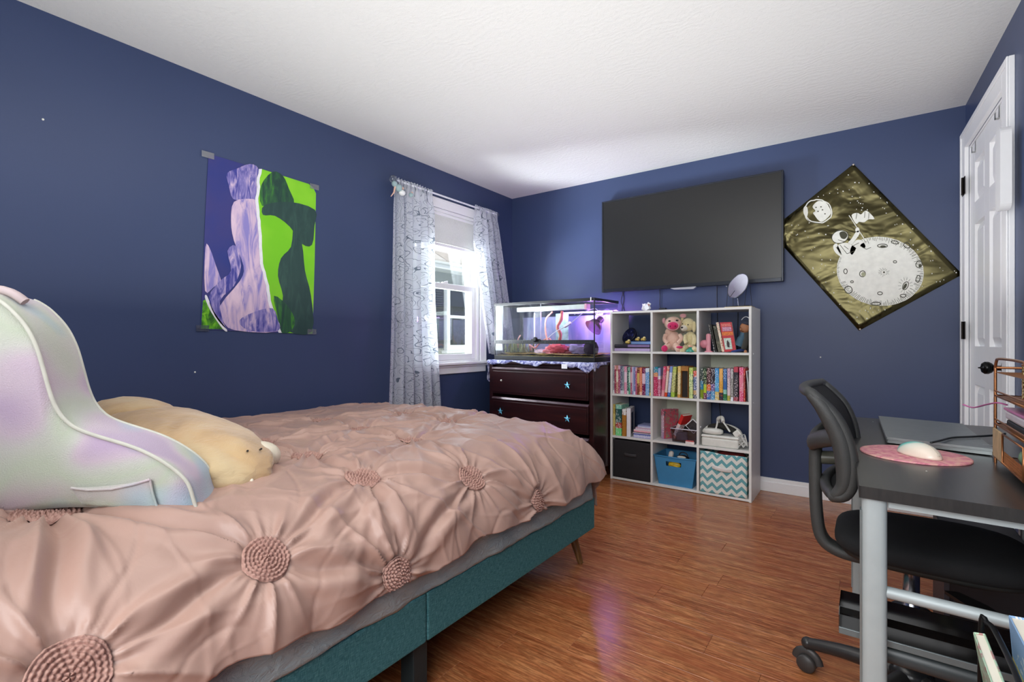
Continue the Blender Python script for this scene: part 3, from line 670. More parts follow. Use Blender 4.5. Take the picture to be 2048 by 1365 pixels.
def star(mb, c, r, t):
    pts = []
    for k in range(10): a = math.pi/2+math.pi*k/5; rr = r if k % 2 == 0 else r*.42; pts.append((c[0]+rr*math.cos(a), c[1], c[2]+rr*math.sin(a)))
    n = 10; vs = pts+[(p[0], p[1]-t*.4, p[2]) for p in pts]+[(c[0], c[1]-t, c[2])]
    mb.add(vs, [tuple(range(n))[::-1]]+[(i, (i+1) % n, n+(i+1) % n, n+i) for i in range(n)]+[(n+i, n+(i+1) % n, 2*n) for i in range(n)])
zt = .843; LEDGE = mat('#5b4850', .16, .2)
for k in range(3):
    z1 = zt-.252*k; z0 = z1-.225
    m = MB(); m.box((-DW+.037, -.012, z0), (-.037, .012, z1-.016)); m.box((-DW+.05, .012, z0+.01), (-.05, DD-.03, z0+.02)); m.box((-DW+.052, -.0165, z0+.016), (-.052, -.012, z1-.034))
    dwr = m.build('drawer', CHER, ds_, local=True, bevel=.004)
    m = MB(); m.prism([(-DW+.037, -.016, z1-.016), (-DW+.037, .012, z1-.016), (-DW+.037, .012, z1), (-DW+.037, -.004, z1-.002)], (DW-.074, 0, 0)); m.build('finger_ledge', LEDGE, dwr, local=True)
    for i, xx in enumerate((-DW+.145, -.205)):
        if k == 0 and i == 0:
            m = MB(); m.ball((xx, -.02, (z0+z1)/2), .008); tag(m.build('knob', PALE, dwr, local=True), 'bare white screw where a star knob is missing'); continue
        m = MB(); star(m, (xx, -.030, (z0+z1)/2-.005), .029, .010); m.tube([(xx, -.0165, (z0+z1)/2-.005), (xx, -.030, (z0+z1)/2-.005)], .007)
        tag(m.build('knob', STAR, dwr, local=True), 'blue starfish shaped knob')
# cloth runner on the dresser top
q = NT('printed_cloth'); q.set(.85, 0, .2); v = q.coord()
q.l(q.ramp(q.noise(v, 26, 2, .5, 1.5), [(.42, srgb('#c9cbe6')), (.5, srgb('#9fa0cc')), (.6, srgb('#5a5d92'))], False), q.b.inputs['Base Color'])
cl_ = MB()
def clothf(u, v):
    x = -DW-.012+u*(DW+.020); drop = .03+.012*math.sin(u*17)+.006*math.sin(u*41)
    if u > .80: drop += .055*max(0, 1-abs(u-.95)/.10)
    s = v*(.40+drop)
    if s < .405: y = .40-s; z = DH+.004
    else: y = -.012-.004*math.sin(u*50); z = DH+.004-(s-.405)
    return (x, y, z+.001*math.sin(u*60))
cl_.grid(110, 40, clothf)
cl_.grid(20, 16, lambda u, v: (-DW-.014-.006*math.sin(v*9+u*8), -.01+u*.14, DH+.004-v*(.17+.02*math.sin(u*9))))
cl_.grid(24, 8, lambda u, v: (.009+.004*math.sin(u*20), -.01+u*.20, DH+.004-v*(.02+.05*max(0, 1-u*1.6)*(.7+.3*math.sin(u*25)))))
clo = cl_.build('dresser_cloth', q.m, ds_, local=True, solid=.002); W0 = WORLD(ds_)
clo.parent = None; clo.location = ds_.location; clo.rotation_euler = ds_.rotation_euler
tag(clo, 'lilac printed cloth draped over the dresser top under the terrarium', 'cloth')
m = MB(); m.box((-.262, -.0215, DH-.045), (-.212, -.0205, DH-.010)); t_ = m.build('care_label', mat('#f0f0f2', .7), clo, local=True); tag(t_, 'small white paper label')

# ------------------------------------------------------------------ glass terrarium
TK = (-1.634, 3.316, DH+.0075)
tk = empty('terrarium', TK, 'long glass reptile terrarium with black frame on the dresser', 'terrarium', rz=TH)
TW, TD, TT = .966, .40, .478
BF = mat('#15161a', .35); TG = glassmat('terrarium_glass', (.95, .96, .97, 1), .08, 0, .18)
m = MB(); m.box((-TW, 0, 0), (0, .016, .034)); m.box((-TW, TD-.016, 0), (0, TD, .034)); m.box((-TW, .016, 0), (-TW+.016, TD-.016, .034)); m.box((-.016, .016, 0), (0, TD-.016, .034)); m.box((-TW+.016, .016, 0), (-.016, TD-.016, .006)); m.build('base_frame', BF, tk, local=True, bevel=.002)
m = MB(); h0, h1 = TT-.022, TT
m.box((-TW, 0, h0), (0, .018, h1)); m.box((-TW, TD-.018, h0), (0, TD, h1)); m.box((-TW, .018, h0), (-TW+.018, TD-.018, h1)); m.box((-.018, .018, h0), (0, TD-.018, h1)); m.box((-TW/2-.01, .018, h0), (-TW/2+.01, TD-.018, h1)); m.build('top_frame', BF, tk, local=True, bevel=.002)
m = MB()
for k in range(34): xx = -TW+.02+k*(TW-.04)/33; m.tube([(xx, .018, h1-.004), (xx, TD-.018, h1-.004)], .0008, 4)
for k in range(14): yy = .022+k*(TD-.044)/13; m.tube([(-TW+.018, yy, h1-.004), (-.018, yy, h1-.004)], .0008, 4)
m.build('mesh_lid', BF, tk, local=True)['kind'] = 'stuff'
vs0, vs1 = .135, .165
for (a, b, nm) in (((-TW+.002, .002, .034), (-.002, .006, vs0), 'front_pane'), ((-TW+.004, .002, vs1), (-TW/2-.002, .006, h0), 'front_door'), ((-TW/2+.002, .002, vs1), (-.004, .006, h0), 'front_door'), ((-TW+.002, .010, .034), (-TW+.006, TD-.004, h0), 'side_pane'), ((-.006, .010, .034), (-.002, TD-.004, h0), 'side_pane'), ((-TW+.007, TD-.008, .034), (-.007, TD-.004, h0), 'back_pane')):
    MB().box(a, b).build(nm, TG, tk, local=True)
m = MB(); m.box((-TW+.004, -.002, vs0), (-.004, .008, vs1)); vt = m.build('vent_strip', BF, tk, local=True, bevel=.001)
m = MB()
for k in range(70): xx = -TW+.012+k*(TW-.03)/70; m.box((xx, -.004, vs0+.006), (xx+.005, -.002, vs1-.006))
m.build('vent_slots', mat('#3b3e45', .4), vt, local=True)['kind'] = 'stuff'
m = MB(); Mk = T(-TW*.545, -.004, vs1+.005, rx=R(90)); m.lathe([(.020, 0), (.020, .012), (.012, .014), (.012, .02)], 18, 0, Mk); m.box((-TW*.545-.045, -.006, vs1-.006), (-TW*.545+.045, -.002, vs1+.008)); m.build('lock', BF, tk, local=True)
SIL = mat('#2a2c30', .4)
m = MB()
for xx in (-.0035, -TW+.0035): m.box((xx-.003, .0005, .034), (xx+.003, .009, h0))
m.build('corner_post', SIL, tk, local=True)
m = MB(); m.box((-TW*.50-.0015, .0, vs1), (-TW*.50+.0015, .007, h0)); m.build('door_seam', mat('#b9bcc4', .3, .4), tk, local=True)
m = MB(); m.box((-.032, -.003, h0-.004), (-.026, .0, h1+.004)); m.build('clip', PALE, tk, local=True)
def inT(x, y, z): return WORLD(tk) @ Vector((x, y, z))
MT = WORLD(tk)
random.seed(12)
# bedding and decorations inside
q = NT('bark_bedding'); q.set(.95, 0, .1); v = q.coord()
q.l(q.ramp(q.noise(v, 90, 4, .7), [(.3, srgb('#3e3a1c')), (.5, srgb('#8a7b45')), (.7, srgb('#c9a974'))]), q.b.inputs['Base Color']); q.bump(q.noise(v, 150, 4), .8, .01)
m = MB(); m.grid(60, 24, lambda u, v: MT @ Vector((-TW+.02+u*(TW-.04), .02+v*(TD-.04), .05+.012*noise.noise(Vector((u*9, v*4, 0)))+.012*v)))
m.box((-TW+.02, .02, .0345), (-.02, TD-.02, .040), 0, MT); tag(m.build('bark_bedding', q.m), 'brown bark bedding covering the terrarium floor', 'bedding', kind='stuff')
def rock(name, c, r, colr, label, cat, seed, amp=.35, sc=2.5, rough=.8):
    mm = MB(); p = inT(*c); mm.ball(p, r, seg=28, ring=18, fn=lambda d: 1+amp*noise.noise(Vector((d.x*sc+seed, d.y*sc, d.z*sc+seed)))+amp*.4*noise.noise(d*sc*3)); return tag(mm.build(name, mat(colr, rough, bump=.5, bscale=60, var=.25), None), label, cat)
rock('coral_rock', (-.42, .17, .078), (.13, .07, .04), '#d9808a', 'pink rock ledge in the middle of the terrarium floor', 'rock', 3)
rock('red_rock', (-.40, .12, .095), (.085, .05, .035), '#c9505a', 'small crimson leaf-like rock lying on the pink ledge', 'rock', 9, .5, 4)
rock('hide_cave', (-.24, .20, .10), (.10, .08, .055), '#a79ac8', 'lilac stone hide rock at the lit end of the terrarium', 'rock', 5, .4, 4)
m = MB(); p = inT(-.10, .13, .065); m.ball(p+Vector((0, 0, .03)), (.06, .05, .062), seg=24, ring=14, fn=lambda d: 1+.12*noise.noise(d*3)); m.lathe([(.020, 0), (.02, .003)], 12, 0, T(p.x-.02, p.y-.045, p.z+.02, rx=R(90))); tag(m.build('coconut_hide', mat('#2a1e2e', .9, bump=.8, bscale=120)), 'dark bristly coconut hide by the right glass of the terrarium', 'hide')
rock('pale_rock', (-.60, .20, .065), (.07, .05, .025), '#d8c0c8', 'flat pale rock left of the pink ledge', 'rock', 21)
# leaves cluster left: mossy plant
m = MB()
for k in range(90):
    x = random.uniform(-TW+.04, -.72); y = random.uniform(.06, .3); z = .06; h_ = random.uniform(.03, .13); a = random.uniform(0, 6.28)
    p0 = inT(x, y, z); d = Vector((math.cos(a), math.sin(a), 0)); p1 = p0+d*.02+Vector((0, 0, h_)); w_ = Vector((-d.y, d.x, 0))*.006
    m.add([p0-w_*.4, p0+w_*.4, (p0+p1)/2+w_, (p0+p1)/2-w_, p1], [(0, 1, 2, 3), (3, 2, 4)], 0, True)
tag(m.build('moss_plant', mat('#7d8356', .8, var=.3), fixn=False, solid=.001), 'wispy olive moss plant at the dim left end of the terrarium', 'plant')
def vine(pts, r, colr, label, name='climbing_branch'):
    P_ = [inT(*p) for p in pts]; S_ = smooth_pts(P_, 8); rr = [r*(1+.25*noise.noise(s*40)) for s in S_]
    return tag(MB().tube(S_, rr, 10).build(name, mat(colr, .7, bump=.6, bscale=120, var=.2)), label, 'branch')
vine([(-.50, .20, .40), (-.545, .17, .34), (-.545, .16, .25), (-.51, .14, .16), (-.47, .15, .10)], .007, '#d9a08a', 'thin curved peach branch hanging left of the mesh pad in the terrarium')
vine([(-.42, .22, .40), (-.405, .18, .33), (-.42, .15, .27), (-.385, .14, .21), (-.40, .14, .14), (-.42, .15, .10)], .013, '#b9705f', 'thick twisted red-brown branch in the middle of the terrarium')
vine([(-.72, .2, .08), (-.70, .15, .125), (-.64, .14, .10), (-.60, .16, .14), (-.52, .17, .18), (-.47, .17, .12)], .007, '#c98a85', 'pink looping twig low in the left half of the terrarium')
vine([(-.86, .2, .10), (-.84, .17, .17), (-.82, .18, .21)], .005, '#d09a90', 'short pink twig standing at the left end of the terrarium')
# green tinted foil pad behind the branches
tag(MB().box((-.535, .30, .16), (-.41, .306, .39), 0, MT).build('texture_pad', mat('#8ea9ad', .35, .3, var=.35, scale=25, bump=.8, bscale=40)), 'grey-green rippled pad standing behind the branches in the terrarium', 'pad')
tag(MB().box((-.735, .26, .045), (-.727, .27, .40), 0, MT).build('thermometer_strip', mat('#eceff6', .4)), 'slim white upright strip at the left third of the terrarium', 'strip')
# blue background film on the inside of the back pane
q = NT('lilac_background_film'); q.set(.6, 0, .3); v = q.coord()
q.l(q.ramp(q.noise(q.mapping(v, (5, 1, 2)), 1.6, 3, .5, 1), [(.3, srgb('#6b7ba8')), (.5, srgb('#8f93b8')), (.75, srgb('#aaa6c6'))]), q.b.inputs['Base Color'])
tag(MB().box((-TW+.02, TD-.012, .045), (-.02, TD-.010, .37), 0, MT).build('background_film', q.m), 'lilac-blue film standing against the back pane of the terrarium', 'film')
# fluorescent tube fixture (lit) under the lid and a dome heat lamp hanging
q = NT('lit_violet_tube'); q.b.inputs['Emission Color'].default_value = srgb('#e2c2ff'); q.b.inputs['Emission Strength'].default_value = 3.2; q.b.inputs['Base Color'].default_value = srgb('#e6d6ff'); TUBE = q.m
fx = empty('tube_light', inT(-.5, .25, .44), 'pale fluorescent tube fixture under the terrarium lid', 'lamp')
m = MB(); m.box((-.80, .10, .405), (-.14, .15, .442), 0, MT); m.build('housing', mat('#cfd6cf', .4), fx, bevel=.004)
m = MB(); m.tube([inT(-.50, .345, .395), inT(-.03, .345, .395)], .007, 10); m.build('glowing_tube', TUBE, fx)
m = MB(); m.box((-.14, .095, .40), (-.12, .155, .445), 0, MT); tag(m.build('end_cap', mat('#e7a9c0', .4), fx, bevel=.003), 'pink end cap')
hl = empty('dome_lamp', inT(-.10, .2, .42), 'dome heat lamp hanging at the right end inside the terrarium', 'lamp')
Md = MT @ Matrix.Translation((-.09, .17, .275)) @ Vector((-.30, -.62, -.62)).to_track_quat('Z', 'Y').to_matrix().to_4x4()
m = MB(); m.lathe([(.072, .022), (.069, .012), (.060, -.012), (.042, -.036), (.028, -.046), (.028, -.085), (.0, -.086)], 28, 0, Md); m.lathe([(.073, .023), (.060, .010), (.040, -.010)], 28, 0, Md)
m.build('shade', mat('#b88fb0', .25, .7), hl)
q = NT('warm_bulb'); q.b.inputs['Emission Color'].default_value = srgb('#ffd9c0'); q.b.inputs['Emission Strength'].default_value = 1.2
m = MB(); m.lathe([(.0, .016), (.022, .014), (.036, .004), (.034, -.006), (.012, -.030)], 20, 0, Md); m.build('bulb', q.m, hl)
wire = MB().tube(smooth_pts([inT(-.09, .22, .37), inT(-.10, .2, .41), inT(-.17, .14, .38), inT(-.25, .06, .29), inT(-.36, .03, .23), inT(-.44, .04, .18)], 8), .0032, 6)
wire.box((-.03, -.012, -.010), (.03, .012, .010), 0, Matrix.Translation(inT(-.27, .06, .285)) @ Matrix.Rotation(R(-32), 4, 'Y'))
tag(wire.build('lamp_cord', mat('#ebe9f4', .4)), 'white lamp cord with inline switch slanting across the terrarium', 'cord')
def plight(name, loc, e, c, r=.03):
    l = bpy.data.lights.new(name, 'POINT'); l.energy = e; l.color = c; l.shadow_soft_size = r
    o = bpy.data.objects.new(name, l); col.objects.link(o); o.location = loc
plight('violet_tube_light', inT(-.22, .30, .385), 5.0, (.60, .28, 1.0)); plight('violet_tube_light', inT(-.06, .33, .385), 4.0, (.60, .28, 1.0))
plight('terrarium_fill_light', inT(-.55, .12, .385), 2.0, (.95, .95, 1.0))  # point light added to brighten the inside of the terrarium
# ------------------------------------------------------------------ white cube organizer
OX0, OX1, OY0, OY1 = -1.608, -.615, 3.536, 3.862; OT = .016
org = empty('cube_organizer', ((OX0+OX1)/2, OY0, 0), 'white twelve-cube shelf organizer below the television', 'shelf')
WM = mat('#e4e3df', .4, var=.015)
CX = [OX0+OT, -1.283, -.955, OX1-OT]        # inner left, divider centres, inner right
DV = .008
zlev = [0.0, .320, .641, .966, 1.285]
m = MB(); m.box((OX0, OY0, .0005), (OX0+OT, OY1, zlev[4]-OT)); m.build('side_panel', WM, org, bevel=.001)
m = MB(); m.box((OX1-OT, OY0, .0005), (OX1, OY1, zlev[4]-OT)); m.build('side_panel', WM, org, bevel=.001)
m = MB(); m.box((OX0, OY0, zlev[4]-OT), (OX1, OY1, zlev[4])); m.build('top_panel', WM, org, bevel=.001)
for z in zlev[:4]:
    zz = z if z > 0 else .004
    m = MB(); m.box((OX0+OT, OY0+.001, zz), (OX1-OT, OY1, zz+OT)); m.build('shelf_board', WM, org, bevel=.001)
def cell(r, c):   # r 0 top
    k = 3-r; x0 = CX[c]+(DV if c else 0); x1 = CX[c+1]-(DV if c < 2 else 0)
    return x0, x1, (zlev[k] if k else .004)+OT, zlev[k+1]-(OT if k == 3 else 0)
for r_ in range(4):
    for xd in CX[1:3]:
        _, _, z0, z1 = cell(r_, 0); m = MB(); m.box((xd-DV, OY0, z0), (xd+DV, OY1, z1)); m.build('divider', WM, org, bevel=.001)
IV = mat('#d8dcc8', .5, var=.02)
for r_, c_ in ((0, 1), (1, 0), (1, 2), (2, 1)):
    x0, x1, z0, z1 = cell(r_, c_); m = MB(); m.box((x0, OY1-.004, z0), (x1, OY1-.0005, z1)); tag(m.build('back_panel', IV, org), 'cream coloured back panel')
m = MB()
for zz in (.33, .65, .975): m.lathe([(.006, 0), (.005, .003), (0, .0035)], 12, 0, T(OX1, OY0+.06, zz-.002, ry=R(90)))
m.build('screw_cap', WM, org)

# ---------- books
LET = {}
def spine_mat(cols, stops, ink, seed, sc=1.0):
    q = NT('printed_spine'); q.set(.4, 0, .4); g = q.coord('Generated'); sx = q.n('ShaderNodeSeparateXYZ'); q.l(g, sx.inputs[0])
    base = q.ramp(sx.outputs[2], [(s, srgb(c)) for s, c in zip(stops, cols)], True)
    o = q.mapping(q.coord('Object'), (190*sc, 40, 95*sc)); ad = q.n('ShaderNodeVectorMath', operation='ADD'); q.l(o, ad.inputs[0]); ad.inputs[1].default_value = (seed*3.1, seed, seed*7.7)
    nn = q.noise(ad.outputs[0], 1, 2, .6); band = q.noise(ad.outputs[0], .12, 1)
    f = q.math('MULTIPLY', q.math('GREATER_THAN', nn, .56), q.math('GREATER_THAN', band, .42))
    q.l(q.mix(q.math('MULTIPLY', f, .85), base, srgb(ink)), q.b.inputs['Base Color']); return q.m
PAGES = mat('#e8e2d2', .8, var=.1, scale=4)
def book(cx, y0, z0, w_, d_, h_, cols, stops, ink, label, group, tilt=0, yaw=0, name='book', seed=None, cat='book', roll=0):
    """upright book: spine towards -y, bottom centre of the spine at (cx,y0,z0)"""
    o = empty(name, (cx, y0, z0), label, cat, group); o.rotation_euler = (0, tilt, yaw)
    sm_ = spine_mat(cols, stops, ink, seed if seed is not None else random.uniform(0, 9))
    t = min(.0025, w_*.18); m = MB()
    m.box((-w_/2, 0, 0), (w_/2, t*1.2, h_)); m.box((-w_/2, t*1.2, 0), (-w_/2+t, d_, h_)); m.box((w_/2-t, t*1.2, 0), (w_/2, d_, h_))
    m.build('cover', sm_, o, local=True, bevel=min(.0015, t*.5), segs=1)
    m = MB(); m.box((-w_/2+t, t*1.2, .003), (w_/2-t, d_-.004, h_-.003)); m.build('pages', PAGES, o, local=True)
    return o
yf = OY0+.012
def bx(px): return on_y(px, 760, yf).x
random.seed(21)
G1 = 'books in the second row, left cube'; z1c = cell(1, 0)[2]+.0005
B1 = [(140, 183, '#8f9098', '#eeeef0', 'grey and white'), (187, 233, '#9a3a55', '#e8b0b0', 'dark rose'), (236, 288, '#c98a7a', '#f5e6d0', 'brick and cream'), (291, 343, '#b04a6c', '#e6bcd0', 'raspberry'), (346, 398, '#6c6a86', '#e0dcea', 'slate violet'), (401, 448, '#8b9aa2', '#dde4e4', 'pale grey-green'), (452, 528, '#e79ab4', '#f6d6e4', 'candy pink'), (532, 573, '#1f5a50', '#dfe8e0', 'deep teal'), (577, 618, '#63ad90', '#d8f0e0', 'mint green'), (622, 668, '#b05a76', '#e8c0cc', 'dusty rose'), (672, 703, '#d8d8f0', '#9a9ac8', 'white-lilac'), (706, 757, '#8a90c4', '#dfe0f4', 'periwinkle'), (762, 800, '#d0688a', '#f4c8d4', 'rose pink'), (803, 868, '#7c3034', '#e2c070', 'maroon and gold'), (872, 940, '#ea8460', '#f8c8b0', 'orange'), (944, 1030, '#7a1a50', '#f0d0e0', 'plum'), (1034, 1138, '#72a8de', '#e4f0fa', 'sky blue'), (1142, 1183, '#57564c', '#e6c860', 'olive-grey')]
for i, (a, b, c1, c2, nm) in enumerate(B1):
    x0, x1 = bx(1215+a/13.65), bx(1215+b/13.65); x0 = max(x0, OX0+OT+.002); x1 = min(x1, CX[1]-DV-.001)
    h_ = .216-.0010*i+random.uniform(-.002, .002)
    ks = random.choice([([c1, c2, c1], [0, .42, .8]), ([c1, c1, c2], [0, .3, .86]), ([c2, c1, c1], [0, .12, .6])])
    book((x0+x1)/2, yf, z1c, x1-x0-.0008, .15, h_, *ks, c2 if i != 10 else c1, f'{nm} spined book in the left cube of the book row', G1, seed=i)
G2 = 'books in the second row, middle cube'; z2c = cell(1, 1)[2]+.0005
B2 = [(1257, 1370, ['#c81f5a', '#e0a060', '#2a9ab0'], [0, .66, .80], '#f4b0c8', 'thick magenta book with teal top band', 0, .212), (1377, 1445, ['#d87898', '#ece4ea', '#a4b2dc'], [0, .60, .72], '#f4d8e4', 'pink and pale-blue book', 0, .205), (1462, 1545, ['#e6a0a8', '#e0708c', '#d8486c'], [0, .2, .7], '#f6dce0', 'speckled coral-pink book', 4.5, .218), (1553, 1618, ['#e8502c', '#f0d0be', '#e88878'], [0, .13, .84], '#f8ece4', 'cream book with red-orange ends', 5, .22), (1632, 1708, ['#3a68ac', '#dadcf2', '#7a94cc'], [0, .14, .80], '#9098c8', 'white book with blue ends', 5, .22), (1722, 1818, ['#b8d850', '#d8d890', '#c4d070'], [0, .16, .8], '#4a6a30', 'lime and yellow book', 4.5, .217), (1905, 1985, ['#e0a050', '#f0e0ae', '#f0d080'], [0, .1, .8], '#c89850', 'cream-gold book', 1, .222)]
for i, (a, b, cs, st_, ik, nm, tl, h_) in enumerate(B2):
    x0, x1 = bx(1215+a/13.65), bx(1215+b/13.65)
    book((x0+x1)/2, yf, z2c+abs(math.sin(R(tl)))*(x1-x0)/2, x1-x0-.001, .15, h_, cs, st_, ik, nm+' in the middle cube of the book row', G2, tilt=R(tl), seed=20+i)
x0, x1 = bx(1362), bx(1376.5)
o = empty('brown_box', ((x0+x1)/2, yf, z2c), 'brown sleeve box with a dark opening among the middle cube books', 'box')
m = MB(); m.box((x0, yf, z2c), (x0+.003, yf+.14, z2c+.222)); m.box((x1-.003, yf, z2c), (x1, yf+.14, z2c+.222)); m.box((x0+.003, yf, z2c+.19), (x1-.003, yf+.14, z2c+.222)); m.box((x0+.003, yf+.13, z2c), (x1-.003, yf+.14, z2c+.19)); m.box((x0+.003, yf, z2c), (x1-.003, yf+.13, z2c+.003)); m.build('sleeve', mat('#a8702c', .6, var=.2), o, bevel=.001)
m = MB(); m.box((x0+.004, yf+.02, z2c+.0035), (x1-.004, yf+.13, z2c+.188)); m.build('dark_contents', mat('#241d18', .6), o)
for a, b, cs, st_, ik, nm, h_ in ((1378, 1385.6, ['#d8e49a', '#e6eeb4', '#d2e07a'], [0, .3, .8], '#4a8a4a', 'pale lime book right of the brown sleeve box', .215), (1386.6, 1393.2, ['#4a4a58', '#c8a070', '#5a6a90', '#d86048'], [0, .14, .3, .78], '#e8e8f0', 'short dark book with coral top beside the divider', .193)):
    x0, x1 = bx(a), bx(b); book((x0+x1)/2, yf, z2c, x1-x0-.001, .15, h_, cs, st_, ik, nm, G2)
G3 = 'books in the second row, right cube'; z3c = cell(1, 2)[2]+.0005; f3 = lambda z: bx(1355+z/12.4)
B3 = [(562, 638, ['#8aa020', '#3a8ab0', '#1c3a30'], [0, .30, .58], '#f2f2ea', 'black-green book with blue lower half'), (642, 718, ['#7a3058', '#b8cc38', '#1c4030'], [0, .20, .48], '#e6f2c0', 'dark green book with purple foot'), (724, 822, ['#2868b0', '#e06a28', '#4a2828'], [0, .27, .48], '#f6d8d8', 'brown book with orange and blue foot'), (827, 922, ['#4a98c8', '#6a4a90', '#2a2030'], [0, .27, .5], '#f4f0f4', 'near-black book with violet and blue foot'), (927, 1028, ['#d8bc68', '#58a8d8', '#3c90cc'], [0, .26, .7], '#e8f4fc', 'light blue book with straw foot'), (1033, 1125, ['#1c2a44', '#e8b050', '#f0b868'], [0, .24, .6], '#a86020', 'amber book with navy foot'), (1132, 1222, ['#2c7a44', '#88c0b0', '#3a6aa8'], [0, .20, .34], '#d0e8f8', 'blue book with green foot'), (1232, 1308, ['#b8b050', '#e0ccd0', '#d8b4c8'], [0, .16, .7], '#6a5060', 'pale pink speckled book'), (1312, 1383, ['#e8e8f0', '#b0aca8', '#c8c4c4'], [0, .12, .7], '#3a3634', 'grey-white speckled book'), (1392, 1500, ['#a03848', '#2c2a34', '#c04858'], [0, .12, .84], '#d8c8cc', 'tall black book with red ends'), (1528, 1636, ['#e0487c', '#e88098', '#e84a80'], [0, .3, .78], '#f8e0e6', 'tall hot-pink book'), (1642, 1672, ['#d8302c', '#b02030', '#e04040'], [0, .4, .8], '#f0c0a0', 'thin scarlet book')]
for i, (a, b, cs, st_, ik, nm) in enumerate(B3):
    x0, x1 = f3(a), f3(b); h_ = .216+(.012 if i in (9, 10) else 0)+random.uniform(-.002, .002)
    book((x0+x1)/2, yf, z3c, x1-x0-.001, .15, h_, cs, st_, ik, nm+' in the right cube of the book row', G3, seed=40+i)
m = MB(); xa = f3(1685); xb = CX[3]-.002
m.grid(8, 20, lambda u, v: (xb-.003-(xb-xa)*.7*(1-u)*(v**2)-.001, yf+.003+.13*u, z3c+.205*v)); tag(m.build('loose_paper', mat('#e6e8ea', .7), solid=.001), 'curled sheet of white paper at the right end of the book row', 'paper')
book(f3(1712), yf+.03, z3c, .012, .14, .20, ['#3a3c42', '#2c2e34'], [0, .5], '#55585f', 'charcoal book behind the curled white paper', G3)

# ---------- top row left: console, blue book, fan, gold toys
x0, x1, z0, z1 = cell(0, 0); z0 += .0005
con = empty('game_console', ((x0+x1)/2, OY0+.05, z0), 'flat lilac-lit game console with black upper half on the top left shelf', 'console')
xa, xb = x0+.008, x1-.012
m = MB(); m.box((xa, OY0+.02, z0), (xb, OY0+.26, z0+.022)); m.build('lower_case', mat('#b9a6cc', .35), con, bevel=.003)
m = MB(); m.box((xa+.004, OY0+.026, z0+.022), (xb-.004, OY0+.25, z0+.030)); m.build('slot_gap', mat('#141218', .4), con)
m = MB(); m.box((xa+.002, OY0+.02, z0+.030), (xb, OY0+.26, z0+.052)); m.build('upper_case', mat('#2c2a34', .3), con, bevel=.003)
m = MB(); m.box((xa+.11, OY0+.0185, z0+.031), (xb-.002, OY0+.0200, z0+.050)); m.build('gloss_panel', mat('#8a76a0', .2), con)
bk = empty('blue_book', (x1-.08, OY0+.12, z0+.053), 'blue hardcover lying flat on the console', 'book')
m = MB(); m.box((xa+.105, OY0+.05, z0+.0535), (xb, OY0+.24, z0+.056)); m.box((xa+.105, OY0+.05, z0+.073), (xb, OY0+.24, z0+.0755)); m.box((xa+.105, OY0+.05, z0+.056), (xa+.108, OY0+.24, z0+.073)); m.build('cover', mat('#2f63b8', .3), bk)
m = MB(); m.box((xa+.108, OY0+.054, z0+.056), (xb-.004, OY0+.236, z0+.073)); m.build('pages', mat('#8fb0e0', .6), bk)
fan = empty('small_fan', (xa+.07, OY0+.13, z0+.053), 'round navy-black desk fan head leaning in the top left cube', 'fan')
Mf = T(xa+.075, OY0+.13, z0+.053+.068, rz=R(-25), rx=R(62))
m = MB()
for k in range(9): r = .012+.0062*k; m.tube([(r*math.cos(a), r*math.sin(a), .030-.03*(k/8)**2) for a in [2*math.pi*j/28 for j in range(28)]], .0011, 5, closed=True, M=Mf)
for k in range(20): a = 2*math.pi*k/20; m.tube([(r*math.cos(a), r*math.sin(a), .030-.03*((r-.012)/.05)**2) for r in (.012, .03, .046, .062)], .001, 5, M=Mf)
m.build('guard', mat('#1c2250', .3, .3), fan)['kind'] = 'stuff'
m = MB(); m.tube([(.063*math.cos(a), .063*math.sin(a), 0) for a in [2*math.pi*j/32 for j in range(32)]], .005, 8, closed=True, M=Mf); m.lathe([(.064, -.002), (.060, -.024), (.045, -.036), (.0, -.040)], 28, 0, Mf); m.build('housing', mat('#14152a', .35), fan)
m = MB()
for k in range(5):
    a = 2*math.pi*k/5; m.add([Mf @ Vector(p) for p in ((.01*math.cos(a), .01*math.sin(a), .006), (.05*math.cos(a-.3), .05*math.sin(a-.3), .0), (.054*math.cos(a), .054*math.sin(a), .004), (.05*math.cos(a+.3), .05*math.sin(a+.3), .012))], [(0, 1, 2, 3)], 0, True)
m.lathe([(.0, .018), (.011, .016), (.013, .0)], 14, 0, Mf); m.build('blade', mat('#23307c', .3), fan, solid=.001)
GOLD = mat('#c9ad58', .45, .3, var=.3, scale=80)
for k, (dx, dy, dz, sc, lb) in enumerate(((.105, .035, 0, 1.0, 'sitting nearest the fan'), (.175, .05, .0225, .9, 'in the middle of the blue book'), (.222, .045, .0225, .95, 'at the right end of the blue book'))):
    p = Vector((xa+dx, OY0+dy, z0+.053+dz)); m = MB(); s_ = .022*sc
    t_ = empty('toy_figure', p, 'small gold and black beetle-like toy, '+lb, 'toy', 'gold toys on the console')
    m.ball(p+Vector((0, 0, s_*.62)), (s_, s_*.8, s_*.62), fn=lambda d: 1+.08*math.sin(9*d.x)); m.build('body', GOLD, t_)
    m = MB(); m.ball(p+Vector((s_*.5, -s_*.4, s_*1.25)), (s_*.5, s_*.45, s_*.42)); m.build('head', mat('#e2d08e', .5), t_)
    m = MB(); 
    for a in (-.8, 0, .8): m.tube([p+Vector((s_*a, -s_*.4, s_*.8)), p+Vector((s_*a*1.5, -s_*.75, s_*.5)), p+Vector((s_*a*1.6, -s_*.8, 0.002))], .0022, 6)
    m.build('legs', mat('#1e1a16', .5), t_)
tag(MB().tube([(xa+.115, OY0+.12, z0+.078), (xa+.145, OY0+.13, z0+.145), (xa+.185, OY0+.12, z0+.078)], .0015, 5).build('wire_prop', CAB), 'thin black bent wire standing behind the gold toys', 'wire')

